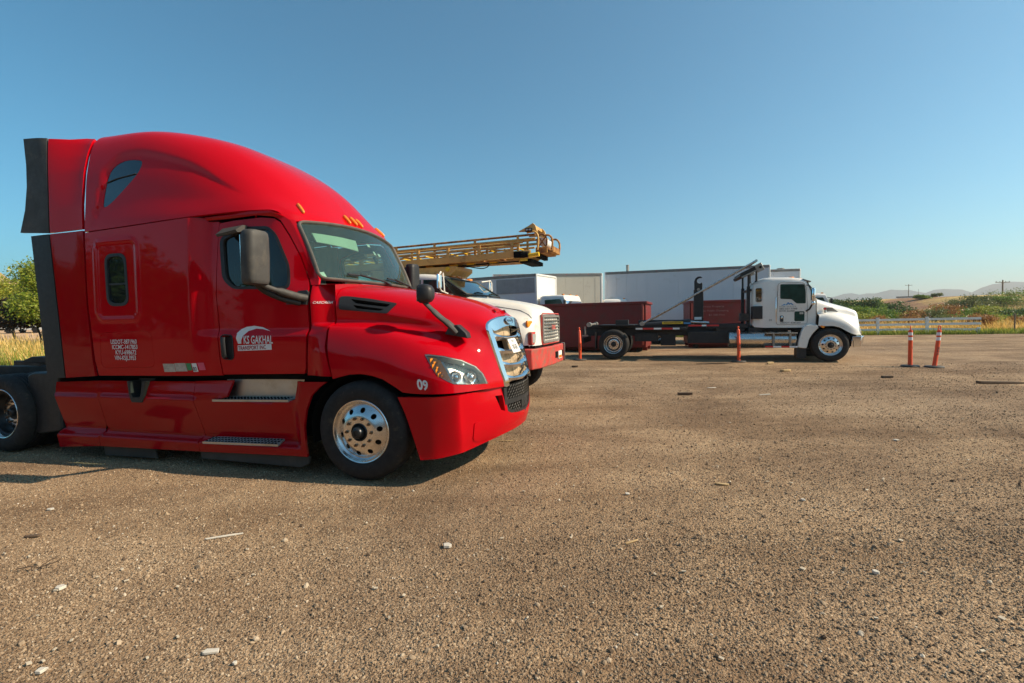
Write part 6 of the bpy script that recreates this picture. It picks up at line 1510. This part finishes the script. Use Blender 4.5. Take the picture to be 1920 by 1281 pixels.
# ================================================================ PLANTS
def leafmat(name,c1,c2,c3,tr=.35):
    m,n,b,o=nodes(name)
    g=n.nodes.new('ShaderNodeNewGeometry')
    c1,c2,c3=[tuple(min(.9,q*1.35) for q in c) for c in (c1,c2,c3)]
    c=ramp(n,g.outputs['Random Per Island'],[(0,c1),(.5,c2),(1,c3)])
    t=noise(n,.9,3,.6,'Object'); c=mixc(n,ramp(n,t,[(.35,0),(.65,1)]),c,mixc(n,1,c,(1.25,1.15,.9),'MULTIPLY'))
    n.links.new(c,b.inputs['Base Color']); b.inputs['Roughness'].default_value=.40; b.inputs['Specular IOR Level'].default_value=.3
    tl=N(n,'ShaderNodeBsdfTranslucent'); n.links.new(c,tl.inputs[0]); mx=n.nodes.new('ShaderNodeMixShader'); mx.inputs[0].default_value=tr
    n.links.new(b.outputs[0],mx.inputs[1]); n.links.new(tl.outputs[0],mx.inputs[2]); n.links.new(mx.outputs[0],o.inputs[0]); return m
M['leaf']=leafmat('bright_leaf',(.05,.10,.012),(.10,.17,.022),(.19,.24,.045))
M['leafd']=leafmat('dark_leaf',(.018,.045,.010),(.035,.075,.016),(.065,.11,.028))
M['leafo']=leafmat('olive_leaf',(.055,.075,.025),(.10,.12,.040),(.16,.17,.065))
M['leafy']=leafmat('yellow_green_leaf',(.13,.17,.02),(.22,.24,.035),(.32,.30,.06))
M['leafb']=leafmat('brown_seed_leaf',(.13,.06,.02),(.24,.115,.04),(.34,.19,.07))
M['leafq']=leafmat('sunny_leaf',(.08,.13,.012),(.16,.20,.025),(.27,.28,.05))
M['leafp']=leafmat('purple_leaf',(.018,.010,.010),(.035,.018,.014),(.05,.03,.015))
M['bark']=mat('bark',(.06,.045,.035),.9,0,.3,9,.3,40)
M['straw']=leafmat('dry_grass',(.30,.19,.05),(.45,.31,.10),(.58,.43,.18),.3)
M['grassg']=leafmat('green_grass',(.09,.14,.02),(.17,.22,.035),(.30,.31,.07),.3)
def leaves(cent,rad,n,size,rg,flat=.0,shape='leaf'):
    """random small leaf quads clumped inside ellipsoids"""
    k=len(cent); vol=np.array([r[0]*r[1]*r[2] for r in rad])**.7; pr=vol/vol.sum(); idx=rg.choice(k,n,p=pr)
    d=rg.normal(size=(n,3)); d/=np.linalg.norm(d,axis=1,keepdims=True); rr=rg.random((n,1))**.42
    P=np.array(cent)[idx]+d*rr*np.array(rad)[idx]*(1+.18*rg.normal(size=(n,1)))
    a=rg.normal(size=(n,3))+d*.9; a/=np.linalg.norm(a,axis=1,keepdims=True)
    t=np.cross(a,rg.normal(size=(n,3))); t/=np.linalg.norm(t,axis=1,keepdims=True); b=np.cross(a,t)
    s=size*(.6+.8*rg.random((n,1)))
    V=np.stack([P-t*s,P+b*s*.45,P+t*s,P-b*s*.45],1).reshape(-1,3)
    return V
def quads(name,V,m,parent=None):
    n=len(V)//4; me=bpy.data.meshes.new(name); me.vertices.add(len(V)); me.vertices.foreach_set('co',V.astype(np.float32).ravel())
    me.loops.add(4*n); me.loops.foreach_set('vertex_index',np.arange(4*n,dtype=np.int32)); me.polygons.add(n)
    me.polygons.foreach_set('loop_start',(np.arange(n)*4).astype(np.int32)); me.update(calc_edges=True); return link(name,me,parent,m)
def plant(name,label,cat,x,y,w_,h,leafm,nl,ls,seed,trunk=.25,low=.0,clumps=16,depth=None,z=None,group=None,trunkn='trunk',crown='crown',spread=1.0):
    rg=np.random.default_rng(seed); z=gzf(x,y) if z is None else z; R0=thing(name,label,cat,(x,y,z),group=group); depth=depth or w_
    C=[];R_=[]
    for i in range(clumps):
        a=rg.random()*6.28; r=math.sqrt(rg.random())*.36; hh_=low+(h-low)*(.15+.70*rg.random()); k=1-.55*((hh_-low)/(h-low))**2
        C.append((r*w_*math.cos(a)*k*1.1,r*depth*math.sin(a)*k*1.1,hh_)); q=(.13+.12*rg.random()); R_.append((q*w_*spread,q*depth*spread,q*(h-low)*1.0*spread))
    C.append((0,0,low+(h-low)*.45)); R_.append((w_*.33,depth*.33,(h-low)*.38))
    V=leaves(C,R_,nl,ls,rg); V[:,2]=np.maximum(V[:,2],.02)
    quads(crown,V,leafm,R0)
    if trunk:
        b=MB(); top=low+(h-low)*.55; b.tube(smoothpts([(0,0,-.2),(.03*w_,0,low*.5+.1),(-.02*w_,.02,top*.7),(.02*w_,0,top)],3),[trunk*.5*(1-.07*i) for i in range(10)],8)
        for i in range(5):
            c=C[i]; s0=(.0,0,low*.7+.15*h); b.tube([s0,((c[0])*.5,c[1]*.5,(c[2]+s0[2])*.5+.1*h),c],[trunk*.26,trunk*.18,trunk*.08],6)
        b.obj(trunkn,'bark',R0,60)
    return R0
def at(px,Y): return ((px-960)/F*Y,Y)
G1='trees and shrubs beyond the fence'
rows=[ # px, depth, width, height, leaf, count, size, label, name, cat
(1585,72,5.0,4.3,'leafd',2600,.13,'dark green tree just right of the hook truck hood','tree','tree',.25),
(1606,60,3.4,3.0,'leaf',2200,.11,'bright green tree between the hook truck and the first fence panels','tree','tree',.2),
(1632,70,3.0,4.0,'leafd',1800,.12,'rounded dark tree with the higher top left of the utility pole','tree','tree',.2),
(1645,74,2.6,4.4,'leaf',1800,.12,'narrow tree forming the highest peak left of the utility pole','tree','tree',.2),
(1675,78,4.6,4.0,'leafd',2400,.12,'wide dark shrubby tree directly left of the utility pole','tree','tree',.2),
(1618,48,3.2,1.9,'leafy',2000,.09,'yellow green bush behind the left fence panels','shrub','shrub',.0),
(1655,52,3.8,2.3,'leaf',2400,.09,'bright green bush behind the fence left of centre','shrub','shrub',.0),
(1690,56,3.6,1.7,'leafy',1800,.09,'low yellow green bush below the smaller utility pole','shrub','shrub',.0),
(1718,50,2.6,1.5,'leafb',1500,.08,'rusty brown weed clump right of the smaller pole','shrub','shrub',.0),
(1728,92,3.4,3.4,'leaf',1500,.13,'small green bush on the skyline in front of the grey building','shrub','shrub',.0),
(1756,96,2.0,3.2,'leafo',900,.12,'little olive bush on the hill crest left of the big shrubs','shrub','shrub',.0),
(1748,50,2.8,1.9,'leafo',1800,.08,'olive bush with brown seed heads behind the second fence post','shrub','shrub',.0),
(1778,56,3.2,2.1,'leafb',1800,.09,'brown seeded weed thicket above the leaning orange post','shrub','shrub',.0),
(1806,70,3.6,3.8,'leafo',2800,.10,'big olive shrub, leftmost of the large ones on the slope','shrub','shrub',.12),
(1838,72,4.2,3.9,'leafo',3000,.10,'tall olive shrub in the middle of the slope','shrub','shrub',.12),
(1866,74,4.4,3.9,'leaf',3000,.10,'broad green shrub just left of the taller utility pole','shrub','shrub',.12),
(1800,58,2.6,1.9,'leaf',2000,.09,'rounded bright green bush low on the slope','shrub','shrub',.0),
(1830,60,3.6,2.2,'leafo',2000,.09,'grey green bush at the foot of the large shrubs','shrub','shrub',.0),
(1855,58,3.4,2.2,'leafy',2200,.09,'yellow green bush right of the rounded bright one','shrub','shrub',.0),
(1898,56,4.2,2.3,'leafd',2800,.09,'dark green bush at the right edge of the picture','shrub','shrub',.0),
(1925,60,4.4,2.6,'leafd',2200,.10,'dark green bush cut by the right edge of the picture','shrub','shrub',.0),
(1838,36.5,2.4,1.45,'leafb',2600,.055,'brown dried shrub just beyond the end of the white fence','shrub','shrub',.0),
(1826,38.5,1.7,1.5,'leafb',1500,.055,'reddish dry shrub behind the last fence panel','shrub','shrub',.0),
(1700,42,2.4,1.1,'leafb',1500,.055,'dry brown weeds behind the middle fence panel','shrub','shrub',.0),
(1640,44,2.6,1.3,'leafb',1500,.055,'dry brown weeds behind the first full fence panel','shrub','shrub',.0),
(1762,44,2.4,1.3,'leafo',1400,.055,'olive weeds behind the fence post near the leaning orange post','shrub','shrub',.0),
(1868,42,1.8,.9,'leafy',1200,.05,'low pale bush right of the dried shrub','shrub','shrub',.0),
(1912,38,1.6,1.0,'leafb',1200,.05,'dry thistle clump beside the white bucket','shrub','shrub',.0),
(1560,95,6.0,4.6,'leafd',2000,.16,'dark tree far behind the hook truck hood','tree','tree',.25),
]
TOPS=[558, 571, 558, 556, 563, 581, 577, 582, 578, 567, 565, 576, 570, 553, 554, 555, 577, 572, 570, 574, 572, 588, 585, 590, 590, 590, 590, 592, 560]
for i,(px,Y_,w_,h_,lm,nl,ls,lb,nm,ct,tr) in enumerate(rows):
    x,y=at(px,Y_); h_=max(.8,1.59+(600-.02*(px-960)-TOPS[i])/F*Y_-gzf(x,y)); k_=1.35 if Y_>44 and Y_<90 else 1.0; plant(nm,lb,ct,x,y,w_*k_,h_*.97,lm,int(nl*1.7),ls,100+i,trunk=tr,low=.0 if not tr else .15*h_,group=G1,clumps=14)
# right-hand margin and area hidden by trucks, for other viewpoints
for i,(x,y,w_,h_,lm) in enumerate([(70,62,4.5,3.2,'leafd'),(76,50,4,2.6,'leafo'),(62,44,3,1.8,'leafb')]):
    plant('shrub',('dark bush outside the right edge of the view','olive bush outside the right edge of the view','brown bush outside the right edge of the view')[i],'shrub',x,y,w_,h_,lm,1500,.1,300+i,trunk=0,group=G1)
# left-hand trees
plant('tree','bright green leafy tree standing left of the red tractor','tree',-26.0,28.5,4.8,5.6,'leafq',17000,.085,11,trunk=.20,low=1.75,clumps=26,spread=1.0)
plant('tree','yellow green tree at the left edge behind the nearer leafy tree','tree',-33.5,33.5,5.0,5.0,'leafy',10000,.09,12,trunk=.2,low=1.9,clumps=20)
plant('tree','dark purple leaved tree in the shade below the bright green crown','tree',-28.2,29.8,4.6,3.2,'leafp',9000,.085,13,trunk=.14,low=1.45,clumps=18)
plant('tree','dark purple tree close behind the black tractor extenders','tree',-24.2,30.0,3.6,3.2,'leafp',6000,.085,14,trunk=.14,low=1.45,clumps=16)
plant('shrub','green bush at the foot of the wooden post','shrub',-22.8,27.6,1.2,1.2,'leafd',2000,.06,15,trunk=0)
plant('tree','distant green tree on the road side at the far left','tree',-72,70,7,5.5,'leafd',5000,.16,16,trunk=.3,low=1.2)
# unseen tall trees behind the viewer, added so the tractor side reflects dark
for i,(x,y,w_,h_) in enumerate([(-62,-6,13,12.5),(-70,-16,14,13.5),(-78,-26,15,12),(-56,-30,12,11),(-46,-28,11,10.2),(-34,-29,10,9.6),(-88,-12,15,11),(-66,8,12,9)]):
    plant('tree',('broad dark tree','tallest dark tree','dark tree at the row end','rounded dark tree','dense dark tree','low dark tree','wide dark tree','leaning dark tree')[i]+' added unseen behind the viewer to darken the tractor reflection','tree',x,y,w_,h_,'leafd',5200,.42,400+i,trunk=.5,low=.4,clumps=18,spread=1.15)
# grasses
def blades(name,n,xy,h0,h1,w_,m,rg,lean=.35,heads=0.0):
    x,y=xy(n,rg); n=len(x); z=gz(x,y); h=h0+(h1-h0)*rg.random(n)**1.3; a=rg.random(n)*6.28; l=lean*rg.random(n)*h
    wx=np.cos(a+1.57)*w_*(.6+.8*rg.random(n)); wy=np.sin(a+1.57)*w_*(.6+.8*rg.random(n)); la=rg.normal(2.9,.9,n)
    dx=np.cos(la)*l; dy=np.sin(la)*l
    p0=np.stack([x-wx,y-wy,z-.02],1); p1=np.stack([x+wx,y+wy,z-.02],1); p2=np.stack([x+wx*.7+dx*.4,y+wy*.7+dy*.4,z+h*.6],1); p3=np.stack([x-wx*.7+dx*.4,y-wy*.7+dy*.4,z+h*.6],1)
    q2=np.stack([x+dx+wx*.1,y+dy+wy*.1,z+h],1); q3=np.stack([x+dx-wx*.1,y+dy-wy*.1,z+h],1)
    V=np.concatenate([np.stack([p0,p1,p2,p3],1),np.stack([p3,p2,q2,q3],1)],0).reshape(-1,3)
    if heads:
        k=rg.random(n)<heads; c=np.stack([x+dx,y+dy,z+h],1)[k]; hh_=(.10+.12*rg.random(k.sum()))[:,None]; d=np.stack([dx,dy,h],1)[k]; d/=np.linalg.norm(d,axis=1,keepdims=True)
        t=rg.normal(size=d.shape); t-=d*(t*d).sum(1,keepdims=True); t/=np.linalg.norm(t,axis=1,keepdims=True); t*=.007*(1+.4*w_/.01)
        V=np.concatenate([V,np.stack([c-d*hh_*.4-t*.3,c+d*hh_*.1-t*1.4,c+d*hh_,c+d*hh_*.1+t*1.4],1).reshape(-1,3)],0)
    o=quads(name,V,m); o['kind']='stuff'; return o
rg=np.random.default_rng(21)
def left(n,rg):
    y=16.5+rg.random(n)**1.2*17; x=-12.5-rg.random(n)*(y*1.15-9); return x,y
blades('tall_green_grass',52000,left,.30,.80,.012,'grassg',rg,.35)
blades('tall_dry_grass',9000,left,.50,1.05,.010,'straw',rg,.5,.7)
nrm=np.array((.287,.958))
def strip_(s0,s1,d0,d1):
    def f(n,rg):
        s=s0+(s1-s0)*rg.random(n); d=d0+(d1-d0)*rg.random(n)**1.4; bx=23.4+s*.958; by=33.2-s*.287; return bx+d*nrm[0],by+d*nrm[1]
    return f
blades('fence_line_grass',16000,strip_(-16,26,-.5,1.2),.10,.42,.018,'grassg',rg,.5)
blades('golden_field_grass',30000,strip_(-16,34,.8,26),.25,.75,.020,'straw',rg,.5,.4)
def scrub(n,y0,y1,hm,ls,m,name,seed):
    rg=np.random.default_rng(seed); C=[];R_=[]
    for i in range(230):
        Y_=y0+(y1-y0)*rg.random(); px=1545+430*rg.random(); x,y=at(px,Y_); hh_=hm*(.35+.45*rg.random()); w2=.9+1.1*rg.random(); C.append((x,y,gzf(x,y)+hh_*.40)); R_.append((w2,w2,hh_*.6))
    V=leaves(C,R_,n,ls,rg); o=quads(name,V,m); o['kind']='stuff'
scrub(40000,46,80,1.6,.09,M['leafo'],'low_scrub',5); scrub(22000,44,60,1.3,.08,M['leafb'],'dry_scrub',6); scrub(30000,48,78,1.7,.10,M['leaf'],'green_scrub',7)
blades('far_field_grass',9000,strip_(-20,60,26,46),.3,.9,.04,'straw',rg,.5,.0)
# dry stalk with a seed head beside the bucket, weeds along the lot edge
R0=thing('far_warehouse','long low grey warehouse on the skyline behind the smaller utility pole','building',(168,205,gzf(168,205)+0.2),math.radians(-38))
MB().bb(-8,5,0,10,0,3.1).obj('wall','greypanel',R0,30); MB().bb(-8.3,5.3,-.3,10.3,3.1,3.4).obj('roof','trimgrey',R0,30); MB().bb(-8,-3,-.06,.0,.2,2.9).obj('white_wall_panel','boxbright',R0,30)
for i in range(2): MB().bb(-2+3.2*i,-.2+3.2*i,-.05,.0,1.2,2.2).obj('window','sleepglass',R0,None)
# ================================================================ HAZE
hz=MB(); hz.bb(-4800,4800,-4800,4800,-2.0,215)
o=hz.obj('haze',None,None,None); o['kind']='stuff'
m=bpy.data.materials.new('haze'); m.use_nodes=True; n=m.node_tree; n.nodes.remove(n.nodes['Principled BSDF']); v=n.nodes.new('ShaderNodeVolumePrincipled')
v.inputs['Color'].default_value=(1,.97,.93,1); v.inputs['Density'].default_value=.00034; v.inputs['Anisotropy'].default_value=.40; n.links.new(v.outputs[0],n.nodes['Material Output'].inputs['Volume']); o.data.materials.append(m)
